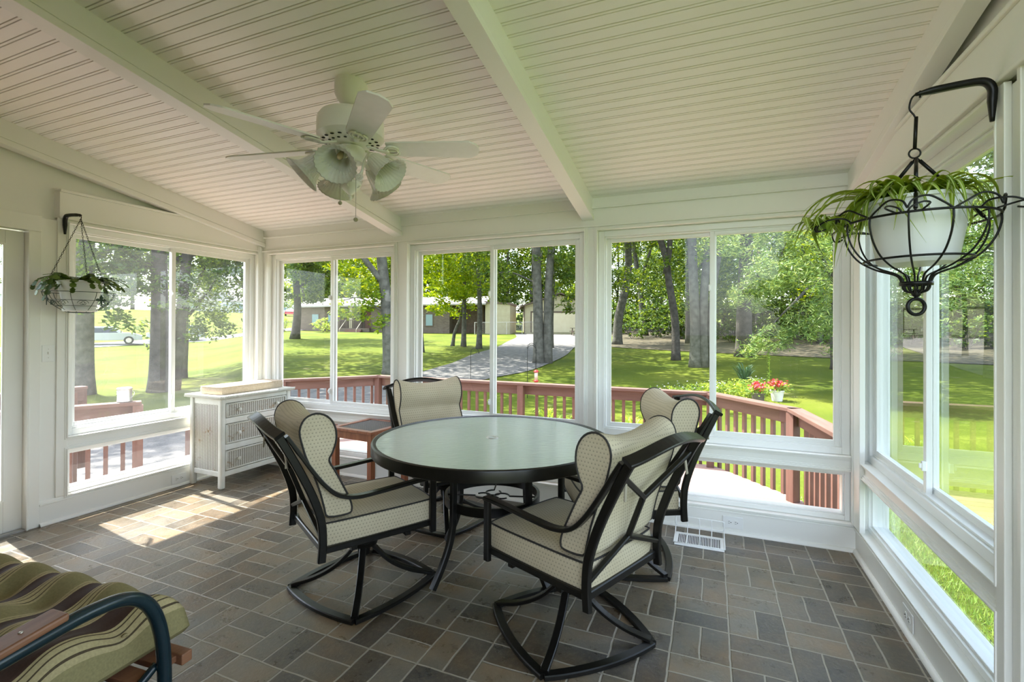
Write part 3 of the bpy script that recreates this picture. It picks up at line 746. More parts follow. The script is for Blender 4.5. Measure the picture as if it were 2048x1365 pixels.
# cushion on it
t = obj('bench_pad', cushion_box(.27, .66, .062, .008)[0], TANF, None, smooth=True, loc=(-4.012, 3.20, DH-.004)); smooth_sharp(t, 50); tag(t, 'flat tan seat cushion lying on top of the white wicker dresser', 'cushion'); t.rotation_euler = (0, 0, radians(1))
p = MB(); r = cushion_box(.27, .66, .062)[1]; p.tube([(x, y, .062) for x, y in r], .004, 6, closed=True); obj('piping', p, TANF, t, smooth=True)
# ------------------------------------------------------------------ floor register and wire guard
t = thing('floor_register', 'white slotted floor vent in front of the back baseboard', 'floor vent', (-.068, 3.36, 0))
m = MB(); m.box(-.148, .148, -.10, -.078, 0, .008); m.box(-.148, .148, .078, .10, 0, .008); m.box(-.148, -.128, -.078, .078, 0, .008); m.box(.128, .148, -.078, .078, 0, .008); obj('vent_rim', m, VINYL, t, bevel=.002)
m = MB()
for k in range(26):
    x = -.122+k*.0098; m.box(x, x+.0045, -.076, .076, .001, .006)
obj('louvre', m, VINYL, t)
obj('duct_opening', MB().box(-.128, .128, -.078, .078, .0003, .0012), DARKHOLE, t)
t = thing('vent_guard', 'white bent wire guard standing over the floor vent', 'vent guard', (-.068, 3.36, 0))
m = MB()
def rrect(x0, x1, z0, z1, y, rr=.015):
    o = []
    for cx_, cz_, a0 in ((x1-rr, z1-rr, 0), (x0+rr, z1-rr, 90), (x0+rr, z0+rr, 180), (x1-rr, z0+rr, 270)):
        o += [(cx_+rr*cos(radians(a0+i*30)), y+0*0, cz_+rr*sin(radians(a0+i*30))) for i in range(4)]
    return o
m.tube([(x, .092+(.0), z) for x, y, z in rrect(-.15, .15, .055, .118, 0)], .0036, 6, closed=True, up=(0, 1, 0))
for k in range(5):
    x = -.15+k*.075; m.tube(sm([(x, .092, .118), (x, .092, .055), (x, .086, .030), (x, .05, .014), (x, -.03, .012), (x, -.085, .012)], 4), .0032, 6, up=(1, 0, 0))
m.tube([(-.152, -.085, .012), (.152, -.085, .012)], .0028, 6); m.tube([(-.152, -.085, .012), (-.152, .07, .012), (-.15, .09, .04), (-.15, .092, .06)], .0028, 6, up=(1, 0, 0)); m.tube([(.152, -.085, .012), (.152, .07, .012), (.15, .09, .04), (.15, .092, .06)], .0028, 6, up=(1, 0, 0))
obj('wire_guard', m, VINYL, t, smooth=True)

# ------------------------------------------------------------------ striped bench (glider), faces +y
t = thing('outdoor_bench', 'bench with olive and brown striped cushion and tube armrest, near left', 'bench', (-2.245, .665, 0), radians(4))
BW = 1.40; bx = BW/2     # right end at +bx
def tuft(i, j):
    u, v = i, j; x = -bx+.04+(BW-.08)*u; y = -.24+.62*v
    d = 0
    for ty in (-.06, .19):
        for q in range(7):
            tx = -bx+.14+q*(BW-.20)/6
            d += .038*math.exp(-(((x-tx)/.055)**2+((y-ty)/.055)**2))
    wave = .012*cos((x)*2*PI/.215*1.0)+.010*cos((y-.04)*2*PI/.24)
    ed = min(1, min(u, 1-u)*BW/.09, min(v, 1-v)*.58/.09); ed = max(0, ed); k = math.sqrt(max(0, 1-(1-ed)**2))
    return (x, y, .38+(.125+wave-d)*k)
m = MB(); m.grid(tuft, 120, 56)
def under(i, j):
    x, y, z = tuft(i, j); ed = min(1, min(i, 1-i)*BW/.09, min(j, 1-j)*.58/.09); k = math.sqrt(max(0, 1-(1-max(0, ed))**2)); return (x, y, .38-.035*k)
m.grid(under, 120, 56)
c = obj('seat_cushion', m, STRIPE, t, smooth=True)
for ty in (-.06, .19):
    for q in range(7):
        tx = -bx+.14+q*(BW-.20)/6; b = MB(); b.ball((tx, ty, .38+.075), .009, 10, .5); obj('tuft_button', b, STRIPE, c, smooth=True)
m = MB()
def backc(i, j):
    x = -bx+.04+(BW-.08)*i; s = j; y = -.24-.16*s; z = .46+.42*s
    wv = .012*cos(x*2*PI/.215)+.01*cos(s*20); k = math.sqrt(max(0, 1-(1-min(1, min(i, 1-i)*BW/.08, min(j, 1-j)*.45/.08))**2)); return (x, y+(.06+wv)*k*.93, z+.06*k*.35)
m.grid(backc, 60, 24); m.grid(lambda i, j: (lambda p: (p[0], p[1]-.05, p[2]-.02))(backc(i, j)) if False else (lambda x, y, z: (x, y, z))(-bx+.04+(BW-.08)*i, -.24-.16*j-.03, .46+.42*j), 60, 24)
obj('back_cushion', m, STRIPE, t, smooth=True)
m = MB()
for k in range(7):
    y = -.24+k*.082; m.box(-bx+.03, bx+.005, y, y+.055, .318, .338)
obj('seat_slats', m, ARMW, t, bevel=.003)
obj('front_rail', MB().box(-bx+.02, bx+.03, .30, .335, .31, .345), ARMW, t, bevel=.004)
for s in (-1, 1):
    X = s*(bx+.045)
    P = sm([(X, -.50, .30), (X, -.46, .46), (X, -.40, .560), (X, -.26, .60), (X, -.08, .622), (X, .04, .630), (X, .13, .615), (X, .19, .560), (X, .225, .45), (X, .235, .28), (X, .23, .02)], 8)
    m = MB(); m.tube(P, .019, 14, up=(1, 0, 0)); obj('arm_tube', m, TUBEG, t, smooth=True)
    a = obj('arm_rest', MB().add([(X-.034-s*.012, y, z+dz) for y, z in ((-.47, .53), (-.34, .594), (-.18, .625), (-.02, .645)) for dz in (0, .02)]+[(X+.034-s*.012, y, z+dz) for y, z in ((-.47, .53), (-.34, .594), (-.18, .625), (-.02, .645)) for dz in (0, .02)],
        [(0, 2, 3, 1), (2, 4, 5, 3), (4, 6, 7, 5), (8, 9, 11, 10), (10, 11, 13, 12), (12, 13, 15, 14), (0, 1, 9, 8), (6, 14, 15, 7), (1, 3, 11, 9), (3, 5, 13, 11), (5, 7, 15, 13), (0, 8, 10, 2), (2, 10, 12, 4), (4, 12, 14, 6)]), ARMW, t, bevel=.006)
    for y, z in ((-.27, .632), (-.10, .655)):
        b = MB(); b.ball((X-s*.012, y, z), .0055, 8, .5); obj('bolt', b, STEEL, a, smooth=True)
    P = sm([(X-s*.02, .225, .365), (X-s*.03, .15, .318), (X-s*.03, 0, .300), (X-s*.03, -.30, .300), (X-s*.02, -.46, .36)], 6); m = MB(); m.tube(P, .012, 10, up=(1, 0, 0)); obj('side_rail', m, TUBEG, t, smooth=True)
    m = MB(); m.tube(sm([(X, -.50, .02), (X, -.46, .3), (X, -.42, .55), (X, -.52, .95)], 6), .016, 10, up=(1, 0, 0)); obj('rear_post', m, TUBEG, t, smooth=True)
    m = MB(); m.tube([(X, -.52, .018), (X, .26, .018)], .018, 10); obj('floor_runner', m, TUBEG, t, smooth=True)

# ------------------------------------------------------------------ ceiling fan
FX, FY = -1.738, 2.0; CZ = zc(FY)
t = thing('ceiling_fan', 'cream ceiling fan with five white blades and frosted tulip lights', 'ceiling fan', (FX, FY, CZ))
m = MB(); m.lathe([(.001, .02), (.082, .02), (.084, -.03), (.080, -.055), (.066, -.085), (.044, -.105), (.028, -.112), (.001, -.112)], 56, rip=.025, nrip=28, ripfn=lambda q: 1 if .35 < q < .8 else 0)
smooth_sharp(obj('canopy', m, FANW, t), 40)
obj('down_rod', MB().tube([(0, 0, -.10), (0, 0, -.17)], .013, 14, up=(1, 0, 0)), FANW, t, smooth=True)
MT = -.155
m = MB(); m.lathe([(.001, MT), (.10, MT), (.150, MT-.012), (.166, MT-.035), (.168, MT-.060), (.168, MT-.125), (.150, MT-.142), (.095, MT-.165), (.07, MT-.172), (.001, MT-.172)], 56); mo = obj('motor_housing', m, FANW, t); smooth_sharp(mo, 35)
m = MB()
for rr, nn, sz in ((.135, 20, .010), (.110, 20, .008)):
    for k in range(nn):
        a = 2*PI*k/nn+(.16 if rr < .12 else 0); z = MT-.142-(.150-rr)*.42-.0015; ax = Vector((cos(a), sin(a), 0))
        m.lathe([(sz, -.0006), (sz, .0006)], 8, (rr*cos(a), rr*sin(a), z-.0008))
v_ = obj('vent_hole_ring', m, DARKHOLE, mo)
BZ = -.335
for a, R_b in ((-110, .67), (-40, .66), (23, .67), (74, .69), (190, .74)):
    a = radians(a); ca, sa = cos(a), sin(a); pitch = radians(12)
    def P3(r, w, z=0, _c=ca, _s=sa): return (r*_c-w*cos(pitch)*_s, r*_s+w*cos(pitch)*_c, BZ+z-w*sin(pitch))
    m = MB(); r0 = .19; out = [(r0, -.052), (r0+.03, -.060), (R_b-.05, -.072), (R_b-.012, -.045), (R_b, 0), (R_b-.012, .045), (R_b-.05, .072), (r0+.03, .060), (r0, .052)]
    vs = [P3(r, w, .004) for r, w in out]+[P3(r, w, -.004) for r, w in out]; k = len(out)
    m.add(vs, [tuple(range(k)), tuple(range(2*k-1, k-1, -1))]+[(i, (i+1) % k, k+(i+1) % k, k+i) for i in range(k)])
    bl = obj('blade', m, BLADEM, t)
    m = MB(); m.bar(sm([(.085*ca, .085*sa, MT-.168), (.12*ca, .12*sa, MT-.180), P3(.16, 0, -.012), P3(.20, 0, -.012)], 4), .03, .010)
    for w in (-.034, 0, .034):
        m.tube(sm([P3(.175, w*.4, -.012), P3(.20, w*1.15, -.012), P3(.235, w*1.1, -.011), P3(.25, w*.5, -.011)], 4), .0055, 6)
    m.tube([P3(.215+.03*cos(q), .028*sin(q), -.012) for q in [i*2*PI/12 for i in range(12)]], .005, 6, closed=True)
    obj('blade_bracket', m, FANW, bl, smooth=True)
# light kit
LZ0 = MT-.172
m = MB(); m.lathe([(.001, LZ0), (.062, LZ0-.004), (.074, LZ0-.022), (.075, LZ0-.060), (.060, LZ0-.082), (.024, LZ0-.092), (.020, LZ0-.120), (.034, LZ0-.128), (.034, LZ0-.140), (.017, LZ0-.150), (.016, LZ0-.172), (.052, LZ0-.182), (.055, LZ0-.196), (.036, LZ0-.226), (.012, LZ0-.246), (.006, LZ0-.250), (.009, LZ0-.258), (.005, LZ0-.266), (.007, LZ0-.274), (.001, LZ0-.282)], 40)
smooth_sharp(obj('light_kit_body', m, FANW, t), 40)
for k in range(5):
    a = radians(-66+72*k); ca, sa = cos(a), sin(a)
    def Q(r, z, w=0, _c=ca, _s=sa): return (r*_c-w*_s, r*_s+w*_c, LZ0+z)
    m = MB(); m.tube(sm([Q(.022, -.135), Q(.045, -.150), Q(.068, -.130), Q(.076, -.095), Q(.100, -.052), Q(.130, -.058)], 6), .006, 8)
    sp_ = [Q(.052+(.022*(1-s/22))*cos(s*.62), -.160-(.022*(1-s/22))*sin(s*.62)) for s in range(20)]; m.tube(sp_, .0042, 6, up=(-sa, ca, 0)); sp_ = [Q(.040+(.017*(1-s/22))*cos(s*.62+.5), -.200-(.017*(1-s/22))*sin(s*.62+.5)) for s in range(20)]; m.tube(sp_, .0036, 6, up=(-sa, ca, 0)); obj('scroll_arm', m, FANW, t, smooth=True)
    tilt = radians(46); dirv = Vector((ca*sin(tilt), sa*sin(tilt), -cos(tilt))); ax = Vector((0, 0, 1)).rotation_difference(dirv).to_matrix(); o_ = Q(.122, -.062)
    m = MB(); m.lathe([(.001, -.012), (.022, -.012), (.028, .0), (.028, .022), (.024, .022)], 20, o_, ax=ax); hd = obj('lamp_holder', m, FANW, t, smooth=True)
    pr_ = [(r_*1.30, z_*1.32) for r_, z_ in [(.026, .010), (.032, .020), (.037, .045), (.041, .07), (.047, .09), (.058, .106), (.074, .118), (.0765, .1195), (.073, .116), (.056, .103), (.045, .088), (.039, .07), (.035, .045), (.030, .022)]]
    m = MB(); m.lathe([(r_, z_) for r_, z_ in pr_]+[(pr_[0][0], pr_[0][1])], 72, o_, rip=.035, nrip=24, ax=ax, ripfn=lambda q: 1.0); m.f = m.f[:-2]
    obj('lamp_shade', m, SHADEG, t, smooth=True)
    m = MB(); m.lathe([(.001, .02), (.010, .025), (.013, .045), (.016, .065), (.010, .085), (.001, .092)], 14, o_, ax=ax); obj('bulb', m, mat('clear_bulb_glass', (.75, .6, .4), .2), hd, smooth=True)
for x, y, L, r_ in ((-.028, -.045, .145, .0105), (.060, -.030, .235, .0115)):
    m = MB(); m.tube([(x, y, LZ0-.150), (x, y, LZ0-.150-L)], .0016, 6, up=(1, 0, 0)); pc = obj('pull_chain', m, STEEL, t); m = MB(); m.ball((x, y, LZ0-.155-L), r_, 14); obj('chain_knob', m, BRASS if False else noisy('pull_knob_metal', (.30, .28, .18), (.4, .38, .26), 20, .4), pc, smooth=True)

# ------------------------------------------------------------------ hanging plants
def bracket(loc, s, label, L=.205):   # s=+1 arm points +x
    t = thing('plant_bracket', label, 'bracket', loc)
    P = sm([(s*.012, 0, -.125), (s*.012, 0, -.06), (s*.012, 0, -.022), (s*.030, 0, .002), (s*.07, 0, .006), (s*L*.75, 0, .0), (s*L, 0, -.006)], 5)
    m = MB(); sc = [(min(1, .55+.09*i, .55+.09*(len(P)-1-i)), 1) for i in range(len(P))]; m.bar(P, .030, .015, up=(0, 1, 0) if False else (0, 0, 1), scales=None) if False else m.sweep(P, [(-.008, -.012), (.008, -.012), (.011, -.004), (.011, .006), (.004, .013), (-.004, .013), (-.011, .006), (-.011, -.004)], (0, 1, 0), False, [(min(1, .5+.1*i), min(1, .5+.1*i)) if i < 5 else (min(1, .45+.12*(len(P)-1-i)),)*2 for i in range(len(P))])
    obj('bracket_arm', m, IRON, t, smooth=True)
    m = MB(); m.tube(sm([(s*(L-.012), 0, .004), (s*(L-.012), 0, -.018)], 2), .003, 6, up=(1, 0, 0)); obj('hook_pin', m, IRON, t)
    return t
bracket((XR-.022, 1.962, 2.158), -1, 'black iron wall bracket on the right post holding the spider plant'); bracket((XL+.022, 1.956, 2.160), 1, 'black iron wall bracket on the left post holding the small basket')
def strap_leaf(mb, mbs, base, az, L, h, droop, w, twist=0, n=12):
    """arching ribbon leaf; mb outer green, mbs pale centre stripe"""
    P = []
    for i in range(n+1):
        s = i/n; r = L*(s-.18*s*s*droop); z = h*sin(min(1, s*1.0)*PI*.55)*1.0-droop*L*.85*s**2.6
        a = az+twist*s*s; P.append(Vector((base[0]+r*cos(a), base[1]+r*sin(a), base[2]+z)))
    for k, (m_, f0, f1, lift) in enumerate(((mb, -1, 1, 0), (mbs, -.32, .32, .0008))):
        vs = []
        for i, p in enumerate(P):
            s = i/n; a = P[max(0, i-1)]; b = P[min(n, i+1)]; tg = (b-a).normalized(); sd = tg.cross(Vector((0, 0, 1)))
            if sd.length < .05: sd = Vector((-sin(az), cos(az), 0))
            sd.normalize(); up = sd.cross(tg); ww = w*(1-s**2.2)*(.55+.45*min(1, s*4))+.0004
            for q in (f0, 0, f1): vs.append(p+sd*(ww*q)+up*(lift+abs(q)*ww*.35))
        m_.add(vs, [(i*3+j, i*3+j+1, i*3+j+4, i*3+j+3) for i in range(n) for j in range(2)])
# right: spider plant in an ornate basket
PX, PY = XR-.022-.203, 1.962
t = thing('hanging_basket', 'large black iron basket with a white pot and variegated spider plant, hung at the right', 'hanging plant', (PX, PY, 1.733))
rnd = random.Random(4)
m = MB(); m.tube(sm([(0.006, 0, .425), (-.012, 0, .408), (-.018, 0, .375), (-.006, 0, .352), (0, 0, .335)], 5), .0028, 8, up=(0, 1, 0)); m.tube([(0, 0, .345), (-.004, 0, .240)], .0055, 8, up=(0, 1, 0)); m.tube([(.0155*cos(a)-.004, .0, .226+.0155*sin(a)) for a in [k*PI/8 for k in range(16)]], .0028, 6, closed=True, up=(0, 1, 0))
obj('hook_rod', m, IRON, t, smooth=True)
for k in range(3):
    a = radians(12+120*k); ca, sa = cos(a), sin(a)
    m = MB(); A = Vector((0, 0, .212)); B = Vector((.198*ca, .198*sa, .004)); d = B-A
    m.tube([A, A+d*.05], .003, 6, up=(0, 1, 0)); m.tube([A+d*.05, A+d*.40], .0058, 8, up=(0, 1, 0)); q = A+d*.455; dn = d.normalized(); sd = Vector((-sa, ca, 0)); m.tube([q+dn*(.013*cos(s))+sd*(.011*sin(s)) for s in [i*PI/6 for i in range(12)]], .0026, 6, closed=True, up=(0, 0, 1)); m.tube([A+d*.51, A+d*.55], .0026, 6); m.tube([A+d*.55, A+d*.97], .0058, 8, up=(0, 1, 0)); m.tube([A+d*.97, B], .003, 6)
    obj('hanger_rod', m, IRON, t, smooth=True)
m = MB(); m.tube([(.198*cos(k*2*PI/48), .198*sin(k*2*PI/48), 0) for k in range(48)], .0038, 8, closed=True); obj('rim_ring', m, IRON, t, smooth=True)
m = MB(); m.tube([(.140*cos(k*2*PI/48), .140*sin(k*2*PI/48), -.125) for k in range(48)], .0036, 8, closed=True); obj('lower_ring', m, IRON, t, smooth=True)
m = MB()
for k in range(12):
    a = 2*PI*k/12+.13; ca, sa = cos(a), sin(a)
    rz_ = [(.196, 0), (.196, -.03), (.182, -.075), (.152, -.118), (.105, -.150), (.062, -.167), (.044, -.180), (.036, -.205), (.034, -.215), (.028, -.225), (.012, -.232)]
    m.tube(sm([(r_*ca, r_*sa, z_) for r_, z_ in rz_], 4), .0030, 6, up=(-sa, ca, 0))
obj('basket_wires', m, IRON, t, smooth=True)
m = MB(); m.lathe([(.036, -.196), (.044, -.196), (.044, -.208), (.036, -.208), (.036, -.196)], 24); m.ball((0, 0, -.233), .014, 12); m.tube([(0, 0, -.24), (0, 0, -.253)], .005, 8, up=(1, 0, 0)); obj('collar', m, IRON, t, smooth=True)
m = MB(); m.tube([(.026*cos(k*2*PI/28), 0, -.277+.026*sin(k*2*PI/28)) for k in range(28)], .0058, 10, closed=True, up=(0, 1, 0)); o = obj('bottom_ring', m, IRON, t, smooth=True); o.rotation_euler = (0, 0, .3)
m = MB()   # looping scrollwork above and outside the rim
for k in range(6):
    a0 = 2*PI*k/6+.13; 
    def C(a, r, z): return (r*cos(a), r*sin(a), z)
    m.tube(sm([C(a0-.52, .198, .0), C(a0-.40, .205, .016), C(a0-.22, .215, .038), C(a0-.06, .225, .030), C(a0, .230, .006)], 5), .003, 6)
    m.tube(sm([C(a0+.52, .198, .0), C(a0+.40, .205, .016), C(a0+.22, .215, .038), C(a0+.06, .225, .030), C(a0, .230, .006)], 5), .003, 6)
    m.tube(sm([C(a0-.16, .200, .002), C(a0-.22, .236, .012), C(a0-.14, .272, .010), C(a0-.05, .290, -.004), C(a0-.02, .286, -.018), C(a0, .262, -.012), C(a0+.02, .286, -.018), C(a0+.05, .290, -.004), C(a0+.14, .272, .010), C(a0+.22, .236, .012), C(a0+.16, .200, .002)], 5), .0028, 6)
obj('scrollwork', m, IRON, t, smooth=True)
m = MB(); m.lathe([(.001, -.138), (.098, -.138), (.105, -.130), (.136, .055), (.144, .057), (.144, .068), (.134, .068), (.128, .03), (.001, .03)], 48); pt = obj('flower_pot', m, POTW, t); smooth_sharp(pt, 40)
m = MB(); m.lathe([(.001, .046), (.131, .046), (.132, .050), (.08, .058), (.001, .062)], 24); obj('soil', m, SOIL, pt, smooth=True)
m = MB(); ms = MB()
for k in range(88):
    az = rnd.uniform(0, 2*PI) if k % 2 else rnd.gauss(3.3, .9); L = rnd.uniform(.11, .25); r0 = rnd.uniform(0, .08)
    strap_leaf(m, ms, (r0*cos(az+rnd.uniform(-1, 1))-.02, r0*sin(az+rnd.uniform(-1, 1)), .06), az, L, rnd.uniform(.05, .125), rnd.uniform(.6, 1.25), rnd.uniform(.008, .0135), rnd.uniform(-.9, .9), 14)
for k in range(34):
    az = rnd.uniform(3.3, 6.0) if k % 3 else rnd.uniform(2.2, 3.6)
    strap_leaf(m, ms, (.085*cos(az), .085*sin(az), .062), az, rnd.uniform(.10, .17), rnd.uniform(.05, .09), rnd.uniform(1.1, 1.7), rnd.uniform(.008, .012), rnd.uniform(-.7, .7), 14)
for az, L in ((2.95, .34), (2.75, .32), (3.35, .33), (3.1, .36), (2.5, .30), (3.6, .30), (3.0, .28), (.1, .30), (-.1, .34), (.35, .31), (3.2, .31), (2.65, .33)):
    strap_leaf(m, ms, (.06*cos(az), .06*sin(az), .06), az, L, rnd.uniform(.08, .14), rnd.uniform(.4, .75), .0095, rnd.uniform(-.6, .6), 16)
for c_ in ((-.255, -.02, -.02), (-.285, .03, .0), (-.23, .05, .01), (-.26, .06, .0)):      # plantlets trailing over the rim on the left
    for k in range(10):
        az = rnd.uniform(0, 2*PI); strap_leaf(m, ms, c_, az, rnd.uniform(.07, .13), rnd.uniform(.03, .08), rnd.uniform(.7, 1.2), .0085, rnd.uniform(-1.2, 1.2), 10)
lf = obj('leaves', m, SPIDER, t, smooth=True); obj('leaf_stripes', ms, SPIDERC, lf, smooth=True)
# left: holiday cactus in a green wire basket
QX, QY = XL+.022+.203, 1.956
t = thing('hanging_basket', 'small green wire basket with a white pot and trailing flat-leaved cactus, hung at the left', 'hanging plant', (QX, QY, 1.612))
RR = .195
def bz(r): return -.135*(math.sqrt(max(0, 1-(r/RR)**2)))
m = MB(); m.tube([(RR*cos(k*2*PI/48), RR*sin(k*2*PI/48), 0) for k in range(48)], .0024, 6, closed=True); m.tube([(.165*cos(k*2*PI/40), .165*sin(k*2*PI/40), -.055) for k in range(40)], .0018, 6, closed=True); m.tube([(.125*cos(k*2*PI/40), .125*sin(k*2*PI/40), -.092) for k in range(40)], .0018, 6, closed=True); m.tube([(.065*cos(k*2*PI/30), .065*sin(k*2*PI/30), -.135) for k in range(30)], .0018, 6, closed=True)
for k in range(9):
    a = 2*PI*k/9; ca, sa = cos(a), sin(a); m.tube(sm([(r_*ca, r_*sa, z_) for r_, z_ in ((RR, 0), (.182, -.035), (.150, -.075), (.105, -.112), (.065, -.135), (0, -.138))], 4), .0018, 6, up=(-sa, ca, 0))
    for sg in (-1, 1):
        sp_ = []
        for s in range(14):
            q = .022*(1-s/16); aa = a+sg*(.30-q*cos(s*.6)/.15); zz_ = -.075+q*sin(s*.6); rr_ = .150; sp_.append((rr_*cos(aa), rr_*sin(aa), zz_))
        m.tube(sp_, .0014, 5)
obj('basket_wires', m, GREENW, t, smooth=True)
for k in range(3):
    a = 2*PI*k/3+.25; m = MB()
    for pts in ([(0, .03), (.012, .012), (.008, -.01), (0, -.045), (-.008, -.01), (-.012, .012)], [(0, -.012), (.022, .006), (.036, -.002), (.034, -.010), (.018, -.016)], [(0, -.012), (-.022, .006), (-.036, -.002), (-.034, -.010), (-.018, -.016)]):
        n_ = len(pts); vs = []
        for u_, v_ in pts:
            aa = a+u_/.17
            for dr_ in (.168, .172): vs.append((dr_*cos(aa), dr_*sin(aa), -.045+v_))
        m.add(vs, [tuple(2*i for i in range(n_)), tuple(2*i+1 for i in range(n_-1, -1, -1))]+[(2*i, 2*((i+1) % n_), 2*((i+1) % n_)+1, 2*i+1) for i in range(n_)])
    obj('metal_flower', m, GREENW, t)
for k in range(3):
    a = radians(20+120*k); A = Vector((0, 0, .515)); B = Vector((RR*cos(a), RR*sin(a), 0)); d = (B-A); n_ = 34; m = MB(); dn = d.normalized(); s1 = dn.cross(Vector((0, 0, 1))).normalized(); s2 = dn.cross(s1)
    for i in range(n_):
        c_ = A+d*((i+.5)/n_); sd = s1 if i % 2 else s2
        m.tube([c_+dn*(.0098*cos(q))+sd*(.0042*sin(q)) for q in [j*PI/4 for j in range(8)]], .0013, 5, closed=True, up=tuple(s2 if i % 2 else s1))
    obj('hanging_chain', m, IRON, t, smooth=True)
m = MB(); m.tube(sm([(0, 0, .51), (.006, 0, .528), (0, 0, .546), (-.006, 0, .54)], 4), .0024, 6, up=(0, 1, 0)); obj('chain_hook', m, IRON, t, smooth=True)
m = MB(); m.lathe([(.001, -.130), (.088, -.130), (.094, -.124), (.095, -.110), (.086, -.108), (.122, .072), (.128, .074), (.128, .082), (.118, .082), (.11, .045), (.001, .045)], 40); pt = obj('flower_pot', m, POTW, t); smooth_sharp(pt, 40)
m = MB(); m.lathe([(.001, .052), (.114, .052), (.115, .057), (.06, .066), (.001, .068)], 20); obj('soil', m, SOIL, pt, smooth=True)
m = MB()
for k in range(70):
    az = rnd.uniform(0, 2*PI); r0 = rnd.uniform(.01, .10); p = Vector((r0*cos(az), r0*sin(az), .072)); el = rnd.uniform(.1, .8); nseg = rnd.randint(3, 6)
    for s in range(nseg):
        L_ = rnd.uniform(.034, .046); d = Vector((cos(az)*cos(el), sin(az)*cos(el), sin(el))); sd = d.cross(Vector((0, 0, 1)))
        if sd.length < .1: sd = Vector((-sin(az), cos(az), 0))
        sd.normalize(); up = sd.cross(d); w_ = rnd.uniform(.014, .019)
        o_ = [(0, .25), (.25, .75), (.4, 1.15), (.5, .8), (.7, 1.1), (.85, .85), (1, .45)]
        vs = [p]+[p+d*(L_*a_)+sd*(w_*b_)+up*.001 for a_, b_ in o_]+[p+d*(L_*1.02)]+[p+d*(L_*a_)-sd*(w_*b_)+up*.001 for a_, b_ in reversed(o_)]
        vs2 = [v-up*.0022 for v in vs]; k_ = len(vs)
        m.add(vs+vs2, [tuple(range(k_)), tuple(range(2*k_-1, k_-1, -1))]+[(i, (i+1) % k_, k_+(i+1) % k_, k_+i) for i in range(k_)])
        p = p+d*L_; el -= rnd.uniform(.2, .5); az += rnd.uniform(-.35, .35); el = max(el, -1.35)
obj('leaves', m, CACTUSL, t)
#@@PART4
# ------------------------------------------------------------------ the grounds
def hterr(x, y):
    r = hypot(x, y); a = degrees(atan2(-x, y))
    zr = -.9+.04*max(0, r-8) if r < 60 else 1.18+.05*(r-60)
    zl = float(np.interp(r, [0, 12, 45, 62, 115, 220], [-.9, -.9, -.55, .35, 4.6, 6]))
    w = min(1, max(0, (a-47)/9)); w = w*w*(3-2*w)
    if a > 120 or a < -100: w = 1; zl = -.9
    return zr*(1-w)+zl*w
radii = [0]+[2*1.075**i for i in range(63)]; NA = 180
m = MB(); m.v = [(r*sin(2*PI*k/NA), r*cos(2*PI*k/NA), 0) for r in radii for k in range(NA)]
m.v = [(x, y, hterr(x, y) if i >= NA else -.9) for i, (x, y, z) in enumerate(m.v)]
m.f = [(i*NA+k, i*NA+(k+1) % NA, (i+1)*NA+(k+1) % NA, (i+1)*NA+k) for i in range(len(radii)-1) for k in range(NA)]
struct('lawn', m, LAWN, 'bright green lawn rolling away from the deck', smooth=True)
def strip(name, left, right, mt, label, k=8, dz=.03):
    L = sm([(x, y, 0) for x, y in left], k); R = sm([(x, y, 0) for x, y in right], k); m = MB(); vs = []
    for i, (a, b) in enumerate(zip(L, R)):
        for t in range(9):
            s = t/8; wob = 0 if name == 'road' else (.10*sin(i*.5)+.12*sin(i*.23+1))*(6 if name == 'litter_ground' else 1)
            x = a[0]+(b[0]-a[0])*s+(wob if t == 0 else (-wob if t == 8 else 0)); y = a[1]+(b[1]-a[1])*s; vs.append((x, y, hterr(x, y)+dz))
    m.add(vs, [(i*9+t, (i+1)*9+t, (i+1)*9+t+1, i*9+t+1) for i in range(len(L)-1) for t in range(8)])
    return struct(name, m, mt, label, smooth=True)
strip('gravel_driveway', [(-13, -3), (-14, 4), (-13, 9), (-11.3, 13), (-10.9, 16.8), (-11.3, 19.9), (-12.4, 25.1), (-14.1, 32), (-16.1, 39.7), (-18.6, 46.5)],
      [(-6.4, -3), (-6.6, 4), (-6.7, 9), (-7.4, 13), (-7.4, 16.7), (-7.0, 20.3), (-7.8, 27.1), (-8.7, 34.5), (-9.8, 40.5), (-10.6, 48)], GRAVEL, 'grey gravel driveway running up to the cream garage')
strip('road', [(-49.5, -10), (-48, 12), (-48, 20.4), (-48.5, 25.6), (-49.5, 30), (-48, 35), (-45, 40), (-46, 52)], [(-45, -10), (-44.5, 12), (-44.5, 20.4), (-44.8, 24), (-45.5, 28.5), (-43.5, 33), (-40.5, 37.5), (-41.5, 50)], ASPH, 'pale road beyond the left lawn', 6, .04)
strip('litter_ground', [(-7.5, 33), (-9, 45), (-10, 60), (-10, 85)], [(12, 26), (22, 33), (36, 50), (55, 72)], LITTER, 'shaded leaf-strewn ground under the wood', 6, .03)

